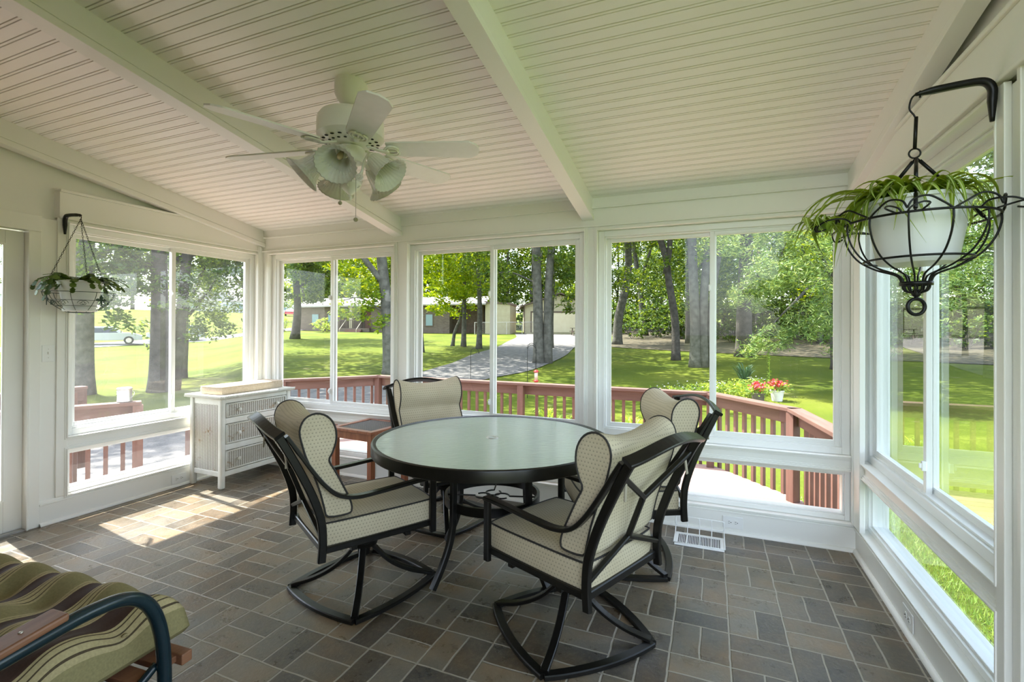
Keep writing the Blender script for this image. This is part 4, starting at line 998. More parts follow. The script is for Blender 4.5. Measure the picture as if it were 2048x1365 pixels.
# ------------------------------------------------------------------ deck and railing
DZ = -.32
A_, B_, C_, D_2, E_, L1, L2 = (-5.03, 6.49), (-5.95, 5.39), (-.005, 6.46), (.767, 5.49), (.99, 3.80), (-5.54, 3.18), (-6.05, 2.25)
dp = [(.93, 3.73), (.84, 5.53), (.02, 6.53), (-5.08, 6.56), (-6.02, 5.42), (-5.62, 3.2), (-6.12, 2.2), (-6.9, .6), (-4.42, .6), (-4.42, 3.73)]
def deckmat():
    m = mat('pink_weathered_deck_boards', (.6, .42, .36), .75); n = N(m); v = n.coord(); x, y, z = n.xyz(v)
    q = n.m('FRACT', n.m('DIVIDE', n.m('ADD', y, 20.0), .143)); gap = n.m('LESS_THAN', q, .045); idx = n.m('FLOOR', n.m('DIVIDE', n.m('ADD', y, 20.0), .143))
    wn = n.n('TexWhiteNoise', noise_dimensions='1D'); n.l(idx, wn.inputs['W'])
    gr = n.noise(2.0, 5, n.comb(n.m('MULTIPLY', x, 1.0), n.m('MULTIPLY', y, 22.0), 0.0))
    n.color(n.mix(gap, n.ramp(n.m('ADD', n.m('MULTIPLY', wn.outputs[0], .35), n.m('MULTIPLY', gr, .6)), [(.2, (.26, .155, .125)), (.8, (.36, .24, .20))]), (.03, .02, .015)))
    n.bump(n.m('SUBTRACT', 1.0, gap), .5, .008); return m
struct('deck_floor', MB().prism(dp, DZ-.04, DZ), deckmat(), 'pinkish weathered deck boards outside the back windows')
m = MB()
for i in range(len(dp)-1):
    (x0, y0), (x1, y1) = dp[i], dp[i+1]
    if i in (8,): continue
    m.bar([(x0, y0, DZ-.13), (x1, y1, DZ-.13)], .04, .18)
for x, y in dp[:8]: m.box(x-.05, x+.05, y-.05, y+.05, -1.1, DZ-.05)
struct('trim_%d' % ti[0], m, DECKP, 'rim joists under the deck'); ti[0] += 1
def fpost(root, x, y, z0=DZ, z1=.565, w=.088, ang=0):
    o = obj('post', MB().box(-w/2, w/2, -w/2, w/2, z0, z1), DECKP, root, bevel=.004, loc=(x, y, 0)); o.rotation_euler = (0, 0, ang); return o
def rail(a, b, label, posts=(0, 1), zt=.60, sp=.137, capw=.14, out=1, z0=DZ-.20):
    a = Vector((*a, 0)); b = Vector((*b, 0)); d = b-a; L = d.length; ang = atan2(d.y, d.x); u = d/L
    t = thing('deck_railing', label, 'railing', (a.x, a.y, 0), ang)
    o = obj('cap_rail', MB().box(-.03, L+.03, -capw/2, capw/2, zt-.036, zt), DECKR, t, bevel=.004)
    obj('upper_rail', MB().box(0, L, .02*out, .058*out, zt-.036-.135, zt-.036), DECKR, t, bevel=.003)
    obj('lower_rail', MB().box(0, L, .02*out, .058*out, DZ-.02, DZ+.05), DECKR, t, bevel=.003) if False else None
    for s in posts: fpost(t, s*L, -.02*out, DZ, zt-.036)
    n_ = int(L/sp); k0 = (L-(n_-1)*sp)/2; first = None
    for i in range(n_):
        x = k0+i*sp
        if any(abs(x-s*L) < .075 for s in posts): continue
        if first is None: first = obj('baluster', MB().box(-.019, .019, .058*out, .096*out, z0, zt-.06), DECKP, t, bevel=.003, loc=(x, 0, 0))
        else: c = dup(first, t, (x, 0, 0))
    return t
rail(A_, C_, 'long straight deck railing behind the table, red-stained wood', (0, .5, 1))
rail(B_, A_, 'short angled deck railing left of the long straight one', (0,))
rail(C_, D_2, 'short angled deck railing right of the long straight one', (1,))
rail(D_2, E_, 'right end deck railing returning to the house corner', (.97,))
rail(L2, L1, 'deck railing outside the left window carrying the metal pail', (0, 1), out=1)
rail((-7.0, 3.4), (-7.0, 1.0), 'reddish railing seen through the glass door', (0, 1), zt=.66)
# stair rail going down to the gravel
t = thing('stair_railing', 'sloping red-stained stair rail going down from the deck', 'railing', (-5.95, 5.30, 0), radians(190))
m = MB(); m.bar([(0, 0, .58), (1.6, 0, -.05)], .13, .036); obj('handrail', m, DECKR, t)
for i in range(8):
    x = .12+i*.2; z = .55-.394*x; obj('baluster', MB().box(x-.018, x+.018, -.02, .02, z-.75, z), DECKP, t)
m = MB(); m.bar([(0, 0, -.25), (1.6, 0, -.88)], .04, .24); obj('stringer', m, DECKP, t)
fpost(t, 1.55, 0, -1.0, -.04)
# pail lantern
t = thing('metal_pail', 'small shiny metal pail with a wire handle standing on the deck rail', 'pail', (-5.62, 3.10, .602))
m = MB(); m.lathe([(.001, 0), (.062, 0), (.066, .004), (.066, .012), (.063, .018), (.063, .125), (.067, .130), (.067, .138), (.058, .148), (.050, .150), (.050, .146), (.001, .146)], 32); smooth_sharp(obj('pail_body', m, STEEL, t), 35)
m = MB(); m.tube(sm([(0, -.067, .115), (.03, -.085, .09), (.05, -.075, .05), (.055, -.02, .03), (.055, .03, .04), (.03, .075, .08), (0, .067, .115)], 5), .0025, 6); obj('wire_handle', m, STEEL, t)

# ------------------------------------------------------------------ leaves and trees
def leafmesh(name, pts, l, w, m, seed, up=.5, hang=0):
    rg = np.random.default_rng(seed); n = len(pts)
    a = rg.normal(size=(n, 3)); a[:, 2] = a[:, 2]*.5-hang; a /= np.linalg.norm(a, axis=1)[:, None]
    nr = rg.normal(size=(n, 3)); nr[:, 2] = np.abs(nr[:, 2])+up; s = np.cross(a, nr); s /= np.linalg.norm(s, axis=1)[:, None]+1e-9
    L = l*rg.uniform(.7, 1.3, n)[:, None]; Wd = w*rg.uniform(.7, 1.3, n)[:, None]
    v = np.empty((n, 4, 3)); v[:, 0] = pts-a*L/2; v[:, 1] = pts+s*Wd/2+a*L*.05; v[:, 2] = pts+a*L/2; v[:, 3] = pts-s*Wd/2+a*L*.05
    me = bpy.data.meshes.new(name); me.vertices.add(n*4); me.vertices.foreach_set('co', v.reshape(-1))
    me.loops.add(n*4); me.loops.foreach_set('vertex_index', np.arange(n*4)); me.polygons.add(n); me.polygons.foreach_set('loop_start', np.arange(n)*4)
    try: me.polygons.foreach_set('loop_total', np.full(n, 4))
    except Exception: pass
    me.update(calc_edges=True); me.materials.append(m); return me
def blobpts(blobs, seed, clump=26, sig=.28):
    rg = np.random.default_rng(seed); out = []
    for cx_, cy_, cz_, rx, ry, rz, n in blobs:
        nc = max(3, n//clump); d = rg.normal(size=(nc, 3)); d /= np.linalg.norm(d, axis=1)[:, None]; d *= rg.uniform(.15, 1, (nc, 1))**.45
        c = d*[rx, ry, rz]+[cx_, cy_, cz_]; s = sig*min(1.4, max(.5, min(rx, rz)/1.8))
        out.append((np.repeat(c, clump, 0)+rg.normal(size=(nc*clump, 3))*[s, s, s*.6]))
    return np.concatenate(out)
def foliage(name, me, parent):
    o = bpy.data.objects.new(name, me); COL.objects.link(o); o.parent = parent; return o
def trunk(parent, paths, bm=BARK, name='trunk'):
    """paths: list of (points, r0, r1)"""
    for i, (P, r0, r1) in enumerate(paths):
        pts = sm(P, 5); n = len(pts); m = MB()
        m.tube(pts, 1.0, 12 if i == 0 else 7, up=(0, 1, 0), scales=[((r0+(r1-r0)*k/(n-1))*(1+(.28*math.exp(-k*1.1) if i == 0 else 0))*.86,)*2 for k in range(n)])
        obj(name if i == 0 else 'branch', m, bm, parent, smooth=True)
CROWN = [None]
def crown(t, z=11.5, s=1.0, r=5.2):  # unseen crown added above the view to throw patchy shade on the lawn
    if CROWN[0] is None: CROWN[0] = leafmesh('crown', blobpts([(0, 0, 0, 5.6, 5.6, 2.6, 4400)], 123, 60, .48), .36, .2, LEAF_MID, 9)
    o = foliage('shade_foliage', CROWN[0], t); o.location = (0, 0, z); o.scale = (s*r/5.2, s*r/5.2, s); return o
def tree(label, x, y, paths, blobs, lm, l=.13, w=.07, seed=1, bark=BARK, group=None, name='leafy_tree', clump=26, sig=.28, hang=0, up=(11.5, 1.0, 5.2)):
    t = thing(name, label, 'tree', (x, y, hterr(x, y)-.03), 0, group)
    trunk(t, paths, bark)
    if up: crown(t, *up)
    if blobs: foliage('foliage', leafmesh('foliage', blobpts(blobs, seed, clump, sig), l, w, lm, seed, hang=hang), t)
    return t
# left big oaks (local coordinates from each base)
tree('very thick pale trunk nearest the wall post, seen through the left window', -18.63, 9.07, [([(0, 0, 0), (.05, 0, 3), (-.1, .1, 7), (0, 0, 12)], .33, .22), ([(0, 0, 5), (-1.5, -1, 7), (-3, -2, 9)], .14, .05), ([(0, 0, 4.2), (1.6, 1.2, 5.6), (3.2, 2.2, 6)], .12, .04)],
     [(1.3, 0, 4.3, .9, .9, .6, 700), (1.5, .6, 3.7, .8, .8, .6, 650), (.4, 1.8, 4.8, 1.2, 1.2, .8, 900), (2.2, -.2, 2.4, .45, .45, .35, 200), (1.7, -.4, 3.1, .7, .7, .5, 450), (.7, .8, 4.7, 1, 1, .6, 700), (-2, -2, 7.5, 3.5, 3.5, 2, 2600), (1.5, 2.6, 5.0, 2.2, 2.0, 1.3, 1500), (2.6, 1.6, 3.4, 1.2, 1.2, .8, 420), (0, 0, 11, 5, 5, 2.5, 2200), (.6, 1.9, 2.0, .8, .8, .55, 260)], LEAF_DARK, .17, .09, 11)
tree('thick dark double trunk in the middle of the left window', -17.23, 10.54, [([(0, 0, 0), (0, 0, 2.5), (-.05, 0, 6), (0, .1, 12)], .34, .2), ([(.12, .42, 0), (.25, .55, 2.5), (.45, .75, 6), (.8, 1.2, 10)], .24, .14), ([(0, 0, 4), (-1.8, -.8, 5.4), (-3.4, -1.6, 6.6)], .12, .05), ([(0, .3, 4.4), (1.4, 2.0, 5.6), (2.4, 3.6, 6.3)], .13, .05)],
     [(-1.4, -2.2, 5.4, 2.4, 2.4, 1.5, 1900), (-.8, -1.8, 3.5, 1.3, 1.5, 1.0, 650), (1.2, 2.2, 5.6, 2.0, 2.0, 1.4, 1500), (0, 0, 9.5, 5, 5, 2.6, 2600), (.5, .6, 2.1, .5, .5, .5, 120)], LEAF_DARK, .16, .085, 12, BARKD)
tree('small leafy tree with a thin trunk right of the thick double trunk', -20.43, 13.46, [([(0, 0, 0), (.05, .05, 1.5), (.1, .1, 3), (.5, .8, 5.4)], .15, .07), ([(.1, .1, 2.6), (.5, 1.0, 4.2), (.8, 1.7, 6.5)], .08, .03)],
     [(1.6, -.7, 4.8, 1.1, 1.1, .7, 900), (3.4, -1, 4.9, 1.2, 1.2, .7, 1000), (3.2, 0, 4.6, 1.2, 1.2, .8, 900), (3.1, -.1, 3.7, .9, .9, .5, 450), (.7, 0, 3.5, 1.0, 1.0, .6, 700), (1.3, .3, 2.1, .8, .8, .5, 500), (0, .2, 2.6, 1.5, 1.7, 1.1, 1500), (.4, .9, 4.6, 1.1, 1.3, 1.0, 700), (.6, 1.9, 2.6, 1.1, 1.2, .6, 520), (0, 0, 7, 2.6, 2.6, 1.4, 1000)], LEAF_MID, .15, .08, 13, BARKD, up=None)
tree('leaning dark tree with an arching limb at the right side of the left window', -22.5, 18.6, [([(0, 0, 0), (-.1, 0, 2), (-.6, -.3, 4.4), (-1.6, -1, 7.4)], .22, .12), ([(-.4, -.2, 3.6), (-1.6, -1.4, 5.6), (-3.2, -2.6, 6.6)], .10, .04)],
     [(-1, -1, 6.6, 2.8, 2.6, 1.5, 1900), (0, 0, 9, 3.5, 3.5, 2, 1600), (.8, .4, 5.0, 1.6, 1.4, 1.3, 900), (.4, 0, 3.2, .9, .9, .8, 360)], LEAF_DARK, .17, .09, 14, BARKD)
tree('dark tree with an upright trunk beside the red car, left back window', -30.64, 28.96, [([(0, 0, 0), (.15, .1, 2.5), (.0, .0, 6), (.1, .1, 11)], .40, .2), ([(0, 0, 4), (1.6, 1.2, 5.2), (3, 2.2, 5.6)], .10, .04), ([(0, 0, 5), (-1.4, -1.0, 6.4), (-2.6, -2, 7.2)], .10, .04)],
     [(.7, -.2, 5.4, 1.3, 1.3, 1.0, 1000), (2.2, .4, 5.8, 1.6, 1.4, 1.1, 1200), (1.6, .2, 3.3, 1.1, 1.0, .6, 600), (-.2, -.6, 3.6, .8, .8, .6, 400), (2.5, .5, 4.4, 1.3, 1.2, .8, 800), (0, 0, 6.2, 1.6, 1.6, 1.7, 1100), (2.2, 1.6, 5.4, 2.2, 2.0, 1.2, 1300), (-1.8, -1.4, 6.4, 1.6, 1.6, 1.1, 800), (1.2, 1.0, 3.6, 1.6, 1.3, .7, 520), (0, 0, 10, 4, 4, 2.4, 1800), (-1.2, -1, 4.4, .9, .9, .6, 240)], LEAF_MID, .24, .12, 15, BARKD)
tree('tall pale forked tree by the deck at the right edge of the left back window', -11.8, 15.74, [([(.1, 0, 0), (.05, 0, 1.2), (-.12, .05, 3), (-.45, .1, 5.5), (-.5, .1, 11)], .30, .20), ([(-.25, .05, 3.6), (-1.0, -.6, 4.9), (-2.0, -1.3, 6.8), (-3, -2, 9)], .15, .08), ([(-.1, 0, 2.4), (-.9, -.5, 3.0), (-1.4, -.9, 2.9)], .05, .02)],
     [(-2.0, .2, 4.5, 1.1, 1.0, .6, 900), (-.6, -.3, 2.9, .5, .5, .5, 350), (-.2, -.2, 2.1, .4, .4, .35, 220), (-2.3, 1.1, 4.0, .9, .8, .5, 600), (-1.2, -.7, 2.6, .75, .65, .55, 520), (-1.0, -.5, 3.4, .75, .65, .45, 420), (-1.5, -1, 6.0, 1.8, 1.6, 1.0, 1100), (0, 0, 9.5, 4.5, 4.5, 2.4, 2600)], LEAF_LIME, .17, .085, 16)
tree('slim bare trunk at the left edge of the middle back window', -15.8, 24.32, [([(0, 0, 0), (-.1, 0, 2.5), (0, 0, 6), (.1, 0, 10)], .18, .1)], [(0, 0, 7.2, 2.0, 2, 1.6, 1200), (0, 0, 9.6, 2.8, 2.8, 1.5, 1100)], LEAF_LIME, .19, .10, 17)
tree('small leaning lime green tree, leftmost of three in front of the brick house', -16.49, 29.23, [([(0, 0, 0), (.15, .05, 1.0), (.5, .2, 2.0), (.7, .3, 3.4)], .15, .08)],
     [(.6, -3.3, 5.2, 1.6, 1.4, 1.0, 1200), (.4, -2.3, 2.6, .9, .8, .6, 500), (-.1, .2, 2.9, 1.5, 1.4, 1.0, 1000), (.5, .2, 4.6, 1.9, 1.8, 1.3, 1400), (-1.4, -.4, 4.0, 1.3, 1.2, .9, 650), (.2, 0, 6.3, 1.8, 1.8, 1.2, 900)], LEAF_LIME, .21, .11, 18, up=None)
tree('upright lime green tree, middle of three in front of the brick house', -15.6, 29.17, [([(0, 0, 0), (.05, 0, 2.2), (.05, 0, 4.5), (0, 0, 8)], .20, .10)],
     [(1.2, -2.7, 4.2, 1.4, 1.3, 1.0, 1200), (0, 0, 4.4, 1.7, 1.7, 1.4, 1500), (0, 0, 7.2, 2.4, 2.4, 1.6, 1500), (-2.2, -1, 6.6, 1.8, 1.6, 1.3, 900)], LEAF_LIME, .21, .11, 19)
tree('taller straight trunk, rightmost of three in front of the brick house', -13.94, 28.19, [([(0, 0, 0), (.05, 0, 2.5), (-.1, 0, 5.5), (-.25, 0, 10)], .21, .13)], [(.8, .5, 3.9, .9, .9, .7, 420), (.3, 0, 6.2, 1.5, 1.5, 1.2, 900), (0, 0, 9, 3, 3, 2, 1500)], LEAF_LIME, .2, .1, 20)
tree('large double grey trunk standing in front of the cream garage', -7.63, 21.91, [([(0, 0, 0), (-.05, 0, 2.4), (-.15, 0, 5), (-.2, 0, 10)], .31, .22), ([(.42, .1, 0), (.40, .1, 2.4), (.52, .1, 5), (.9, .1, 9)], .27, .18), ([(-.2, 0, 3.9), (-1.3, -.6, 4.4), (-2.2, -.9, 4.2)], .06, .02)],
     [(-1.8, 1.2, 4.2, 1.1, 1.0, .7, 900), (.9, 1.3, 4.6, 1.1, 1.0, .7, 900), (-2.6, 2, 3.5, .8, .8, .5, 500), (.8, 3.3, 3.0, .8, .8, .6, 450), (-1.9, -.7, 4.3, 1.1, 1.0, .9, 850), (-2.9, -.6, 5.1, 1.1, 1.0, .8, 700), (1.7, 0, 5.0, 1.5, 1.3, 1.0, 1100), (0, .4, 5.8, 2, 2, .9, 900), (2.3, .4, 3.9, .9, .8, .7, 380), (0, 0, 9.5, 4.5, 4.5, 2.2, 2400)], LEAF_MID, .18, .09, 21)
tree('thin young trunk just right of the large double grey trunk', -9.74, 30.6, [([(0, 0, 0), (0, 0, 2), (.1, 0, 4.2), (.1, 0, 6)], .13, .07)], [(.3, 0, 5.0, 1.6, 1.4, 1.2, 800), (.6, 0, 3.2, .8, .7, .6, 260)], LEAF_MID, .18, .09, 22, up=None)
tree('leaning grey trunk at the left edge of the right back window', -6.21, 35.39, [([(-.1, 0, 0), (0, 0, 2), (.5, 0, 4.2), (.7, 0, 6), (.4, 0, 11)], .40, .26)], [(0, 0, 8.3, 3.2, 3, 1.6, 1700), (.3, 0, 11, 4, 4, 2, 1500)], LEAF_MID, .24, .12, 23)
tree('slender forked trunk near the left of the right back window', -6.73, 47.6, [([(.9, 0, 0), (.6, 0, 2.5), (.2, 0, 6), (-.6, 0, 11)], .34, .22), ([(.3, 0, 5), (1.3, 0, 8), (2, 0, 11)], .2, .12)], [(0, 0, 11.5, 4, 4, 2.2, 1700), (1, 0, 8, 2.4, 2.2, 1.2, 700)], LEAF_MID, .26, .13, 24)
tree('dark curved trunk that forks, left of the pale triple trunk', -1.63, 25.62, [([(0, 0, 0), (-.05, 0, 2), (-.35, 0, 4), (-.6, 0, 5.6), (-1.9, 0, 9.5)], .24, .16), ([(-.5, 0, 4.4), (-.3, 0, 6.2), (-.7, 0, 9.5)], .18, .12)], [(-.5, 0, 7.2, 2.8, 2.4, 1.0, 1500), (0, 0, 10, 4, 4, 2, 1500), (.3, -.4, 5.0, .8, .8, .7, 240)], LEAF_MID, .18, .09, 25, BARKD)
tree('large pale triple trunk left of the window bar in the right back window', -.65, 22.78, [([(.0, 0, 0), (0, 0, 2), (-.1, 0, 4.5), (-.3, 0, 10)], .27, .2), ([(.36, .1, 0), (.34, .1, 2.2), (.5, .1, 5), (1.1, .1, 10)], .26, .16), ([(.68, .2, 0), (.62, .2, 2), (.9, .2, 4.5), (1.7, .2, 9)], .18, .12)], [(-2.4, 4.1, 4.4, 1.4, 1.2, .9, 1100), (-4.2, 5.5, 4.6, 1.4, 1.2, .9, 1000), (0, 0, 8, 3.6, 3, 1.2, 1600), (1.1, -.6, 5.2, .9, .9, .7, 300)], LEAF_MID, .17, .09, 26)
tree('broad dark trunk under the willow branches behind the yucca', 1.63, 28.47, [([(0, 0, 0), (0, 0, 2.5), (.1, 0, 6), (.1, 0, 11)], .48, .34)], [(0, 0, 8.8, 3.6, 3, 2, 1500)], LEAF_MID, .22, .11, 27, BARKD)
# the willow-leaved oak at the right
WX, WY = 4.9, 23.5
wb = []
for gx, gy, gz, r, n_ in ((.9, 16.8, 4.4, 1.25, 3000), (2.4, 16.0, 4.6, 1.3, 3600), (1.9, 16.0, 3.1, 1.05, 2800), (3.1, 15.2, 3.0, 1.2, 3400), (1.3, 17.6, 2.5, .85, 1800), (2.8, 16.0, 1.7, .9, 2200), (1.7, 16.4, 1.15, .6, 1100), (3.9, 16.4, 1.2, 1.0, 1900), (4.6, 16.0, 4.6, 1.7, 3000), (5.6, 18.0, 3.6, 2.0, 2800), (5.2, 15.4, 2.6, 1.3, 2200), (3.0, 18.2, 6.2, 2.2, 2600), (8, 20, 5, 2.6, 2400), (1.2, 16.3, .75, .35, 420)):
    wb.append((gx-WX, gy-WY, gz-hterr(WX, WY), r, r*.9, r*.72, n_))
wbr = [([(-.6, 4.2, 0), (-.6, 4.0, 1.0), (-.2, 3, 2.6), (0, 0, 5)], .26, .2)]
wbr = [([(0, 0, 0), (-.1, 0, 1.6), (0, 0, 4), (.2, 0, 8)], .34, .2)]
for gx, gy, gz, r, n_ in ((1.3, 17.0, 4.0, 0, 0), (2.6, 16.0, 4.4, 0, 0), (2.6, 16.0, 2.4, 0, 0), (4.6, 16.2, 4.2, 0, 0), (1.7, 16.8, 1.6, 0, 0), (4.2, 16.4, 1.8, 0, 0), (7.4, 19.6, 4.6, 0, 0)):
    wbr.append(([(0, 0, 3.0), ((gx-WX)*.35, (gy-WY)*.35, (gz+.4)*.55+2.4), ((gx-WX)*.75, (gy-WY)*.75, gz+.9), (gx-WX, gy-WY, gz-hterr(WX, WY)-.1)], .10, .015))
tree('large drooping tree with masses of narrow pale leaves, right back window', WX, WY, wbr, wb, LEAF_WILLOW, .17, .026, 31, BARKD, name='willow_oak', clump=34, sig=.26, hang=.25)
# woodland behind, four kinds shared between many trees
def wkind(k, lm, rad, nlf, l):
    t = thing('woodland_tree', 'x', 'tree', (0, 0, 0)); rg = random.Random(k)
    lean = rg.uniform(-.6, .6); trunk(t, [([(0, 0, 0), (lean*.2, 0, 3), (lean, .2, 7), (lean*1.5, 0, 12)], .22, .12), ([(lean*.6, .1, 4.6), (lean+1.4, .4, 6.6), (lean+2.2, .5, 9)], .10, .04)], BARKD if k % 2 else BARK)
    bl = [(rg.uniform(-1.8, 1.8), rg.uniform(-1.5, 1.5), z, rad*rg.uniform(.55, .9), rad*rg.uniform(.6, .9), 1.6, nlf//6) for z in (3.4, 5.2, 6.6, 8.4, 10.5, 12.5)]
    foliage('foliage', leafmesh('foliage', blobpts(bl, k, 30, .38), l, l*.55, lm, k), t); return t
WK = [wkind(41, LEAF_MID, 3.6, 5200, .30), wkind(42, LEAF_DARK, 4.0, 5200, .30), wkind(43, LEAF_MID, 3.2, 4600, .28), wkind(44, LEAF_LIME, 3.2, 4600, .28)]
used = [False]*4
def put(k, x, y, s, rz, label, group):
    o = WK[k] if not used[k] else dup(WK[k]); used[k] = True
    o.location = (x, y, hterr(x, y)-.05); o.rotation_euler = (0, 0, rz); o.scale = (s, s, s); o['label'] = label; o['group'] = group
rg = random.Random(77); placed = []
def ok(x, y, dmin):
    for a, b in placed:
        if hypot(a-x, b-y) < dmin: return False
    if -45 < x < -9 and 36 < y < 57: return False
    return True
cnt = 0
while cnt < 66:                                             # wood behind garage and lawn, right of the brick house
    a = radians(rg.uniform(-48, 26)); r = rg.uniform(37, 78); x, y = -r*sin(a), r*cos(a)
    if not ok(x, y, 3.6) or (degrees(a) > 4 and r < 58): continue
    placed.append((x, y)); put(rg.choice((0, 0, 1, 1, 2, 3)), x, y, rg.uniform(.85, 1.15), rg.uniform(0, 6.28), 'green leafy tree in the dense wood beyond the right lawn and garage', 'trees of the dense wood'); cnt += 1
for x, y in ((-25, 59), (-22, 60), (-19.5, 61), (-27.5, 61), (-16, 62), (-23, 65), (-13.5, 60), (-29.5, 64)):
    placed.append((x, y)); put(rg.choice((0, 1, 3)), x, y, rg.uniform(1.15, 1.4), rg.uniform(0, 6.28), 'green leafy tree in the dense wood beyond the right lawn and garage', 'trees of the dense wood')
cnt = 0
while cnt < 34:                                             # behind the brick house
    a = radians(rg.uniform(27, 46)); r = rg.uniform(60, 84); x, y = -r*sin(a), r*cos(a)
    if not ok(x, y, 2.4): continue
    placed.append((x, y)); put(rg.choice((0, 2, 3)), x, y, rg.uniform(1.05, 1.35), rg.uniform(0, 6.28), 'green tree rising behind the roof of the brick house', 'trees behind the brick house'); cnt += 1
cnt = 0
while cnt < 26:                                             # far left treeline
    a = radians(rg.uniform(49, 74)); r = rg.uniform(128, 160); x, y = -r*sin(a), r*cos(a)
    if not ok(x, y, 7): continue
    placed.append((x, y)); put(rg.choice((0, 1, 2)), x, y, rg.uniform(1.0, 1.5), rg.uniform(0, 6.28), 'hazy distant tree on the skyline beyond the road, left window', 'distant trees beyond the road'); cnt += 1
for k in range(4):
    if not used[k]: put(k, 30+k*4, 60, 1, 0, 'green leafy tree in the dense wood beyond the right lawn and garage', 'trees of the dense wood')
# shrubs: understorey and house bush
def shrub(label, x, y, r, h, seed, lm=LEAF_BUSH, l=.16, n_=700, group=None):
    t = thing('leafy_shrub', label, 'shrub', (x, y, hterr(x, y)-.05), 0, group)
    m = MB()
    for k in range(5): a = k*1.26+seed; m.tube(sm([(0, 0, 0), (r*.3*cos(a), r*.3*sin(a), h*.4), (r*.55*cos(a), r*.55*sin(a), h*.8)], 3), .02, 5, up=(0, 1, 0))
    obj('stems', m, BARKD, t)
    foliage('foliage', leafmesh('foliage', blobpts([(0, 0, h*.55, r, r, h*.5, n_)], seed, 20, .18), l, l*.5, lm, seed), t); return t
shrub('round bright green bush against the brick house wall', -36.6, 38.2, 1.15, 1.5, 51, LEAF_BUSH, .14, 1400)
shrub('small bush at the left corner of the brick house', -40.2, 36.6, .6, 1.4, 52, LEAF_BUSH, .14, 400)
sh0 = shrub('low dark undergrowth at the edge of the dense wood', 0, 40, 1.9, 2.0, 53, LEAF_DARK, .24, 1000, 'undergrowth along the wood edge')
for k in range(26):
    a = radians(8-k*1.9+rg.uniform(-.6, .6)); r = rg.uniform(37, 46); x, y = -r*sin(a), r*cos(a)
    if k == 0: sh0.location = (x, y, hterr(x, y)-.05)
    else: dup(sh0, None, (x, y, hterr(x, y)-.05), rg.uniform(0, 6))
for k in range(44):
    a = radians(12-k*1.3); r = 52+rg.uniform(-3, 6); x, y = -r*sin(a), r*cos(a); c_ = dup(sh0, None, (x, y, hterr(x, y)-.05), rg.uniform(0, 6)); c_.scale = (1.3, 1.3, 1.7)
for k in range(12):
    a = radians(26-k*1.5); r = 60+rg.uniform(-2, 3); x, y = -r*sin(a), r*cos(a); dup(sh0, None, (x, y, hterr(x, y)-.05), rg.uniform(0, 6))
# near lawn grass blades right of the room
def grasspatch(x0, x1, y0, y1, n, seed, label):
    rg_ = np.random.default_rng(seed); x = rg_.uniform(x0, x1, n); y = rg_.uniform(y0, y1, n); z = np.array([hterr(a, b) for a, b in zip(x, y)])
    h = rg_.uniform(.025, .06, n); az = rg_.uniform(0, 2*PI, n); w = rg_.uniform(.003, .006, n); tx = rg_.normal(size=n)*.018; ty = rg_.normal(size=n)*.018
    v = np.empty((n, 3, 3)); v[:, 0] = np.stack([x-w*np.cos(az), y-w*np.sin(az), z], 1); v[:, 1] = np.stack([x+w*np.cos(az), y+w*np.sin(az), z], 1); v[:, 2] = np.stack([x+tx, y+ty, z+h], 1)
    me = bpy.data.meshes.new('grass'); me.vertices.add(n*3); me.vertices.foreach_set('co', v.reshape(-1)); me.loops.add(n*3); me.loops.foreach_set('vertex_index', np.arange(n*3)); me.polygons.add(n); me.polygons.foreach_set('loop_start', np.arange(n)*3)
    try: me.polygons.foreach_set('loop_total', np.full(n, 3))
    except Exception: pass
    me.update(calc_edges=True); me.materials.append(LEAF_GRASS); o = bpy.data.objects.new('grass', me); COL.objects.link(o); tag(o, label, 'grass', None, 'stuff')
grasspatch(1.1, 4.6, .2, 7.5, 70000, 5, 'short mown grass right outside the right wall windows')
# garden bed
def clump(name, label, x, y, n_, L, h, w, seed, m_, droop=(.3, .8), z=None, group=None):
    t = thing(name, label, 'plant', (x, y, hterr(x, y)-.02 if z is None else z), 0, group); a = MB(); b = MB(); r_ = random.Random(seed)
    for k in range(n_): strap_leaf(a, b, (r_.uniform(-.08, .08), r_.uniform(-.08, .08), 0), r_.uniform(0, 6.28), r_.uniform(.5, 1)*L, r_.uniform(.6, 1)*h, r_.uniform(*droop), w, 0, 6)
    o = obj('leaves', a, m_, t, smooth=True); return t
clump('yucca_plant', 'dark spiky yucca clump in the flower bed beyond the deck', 1.05, 18.4, 70, .55, .75, .022, 61, LEAF_YUCCA, (.0, .25))
t = thing('tall_flower_stalk', 'tall thin stalk rising from the flower bed', 'plant', (1.6, 16.3, hterr(1.6, 16.3)))
m = MB(); m.tube([(0, 0, 0), (.02, 0, .7), (0, 0, 1.25)], .012, 6, up=(0, 1, 0)); obj('stem', m, LEAF_BUSH, t)
foliage('buds', leafmesh('buds', np.array([(random.Random(k).uniform(-.05, .05), random.Random(k+99).uniform(-.05, .05), .35+.9*k/60) for k in range(60)]), .09, .035, LEAF_BUSH, 3), t)
for k, (x, y) in enumerate(((-1.5, 10.2), (-2.6, 10.0), (-3.4, 10.3), (-.6, 10.4), (-3.0, 9.6), (-1.0, 9.7))):
    clump('border_plant', 'strappy green border plant just behind the long deck railing', x, y, 38, .42, .50, .018, 70+k, LEAF_BUSH, (.2, .9), None, 'strappy plants behind the railing')
PET = mat('red_petals', (.55, .03, .05), .6); PETW = mat('white_petals', (.4, .4, .42), .6); POTB = noisy('dark_clay_pot', (.05, .035, .03), (.09, .07, .06), 8, .7); POTG = noisy('pale_stone_pot', (.5, .48, .44), (.6, .58, .54), 8, .7)
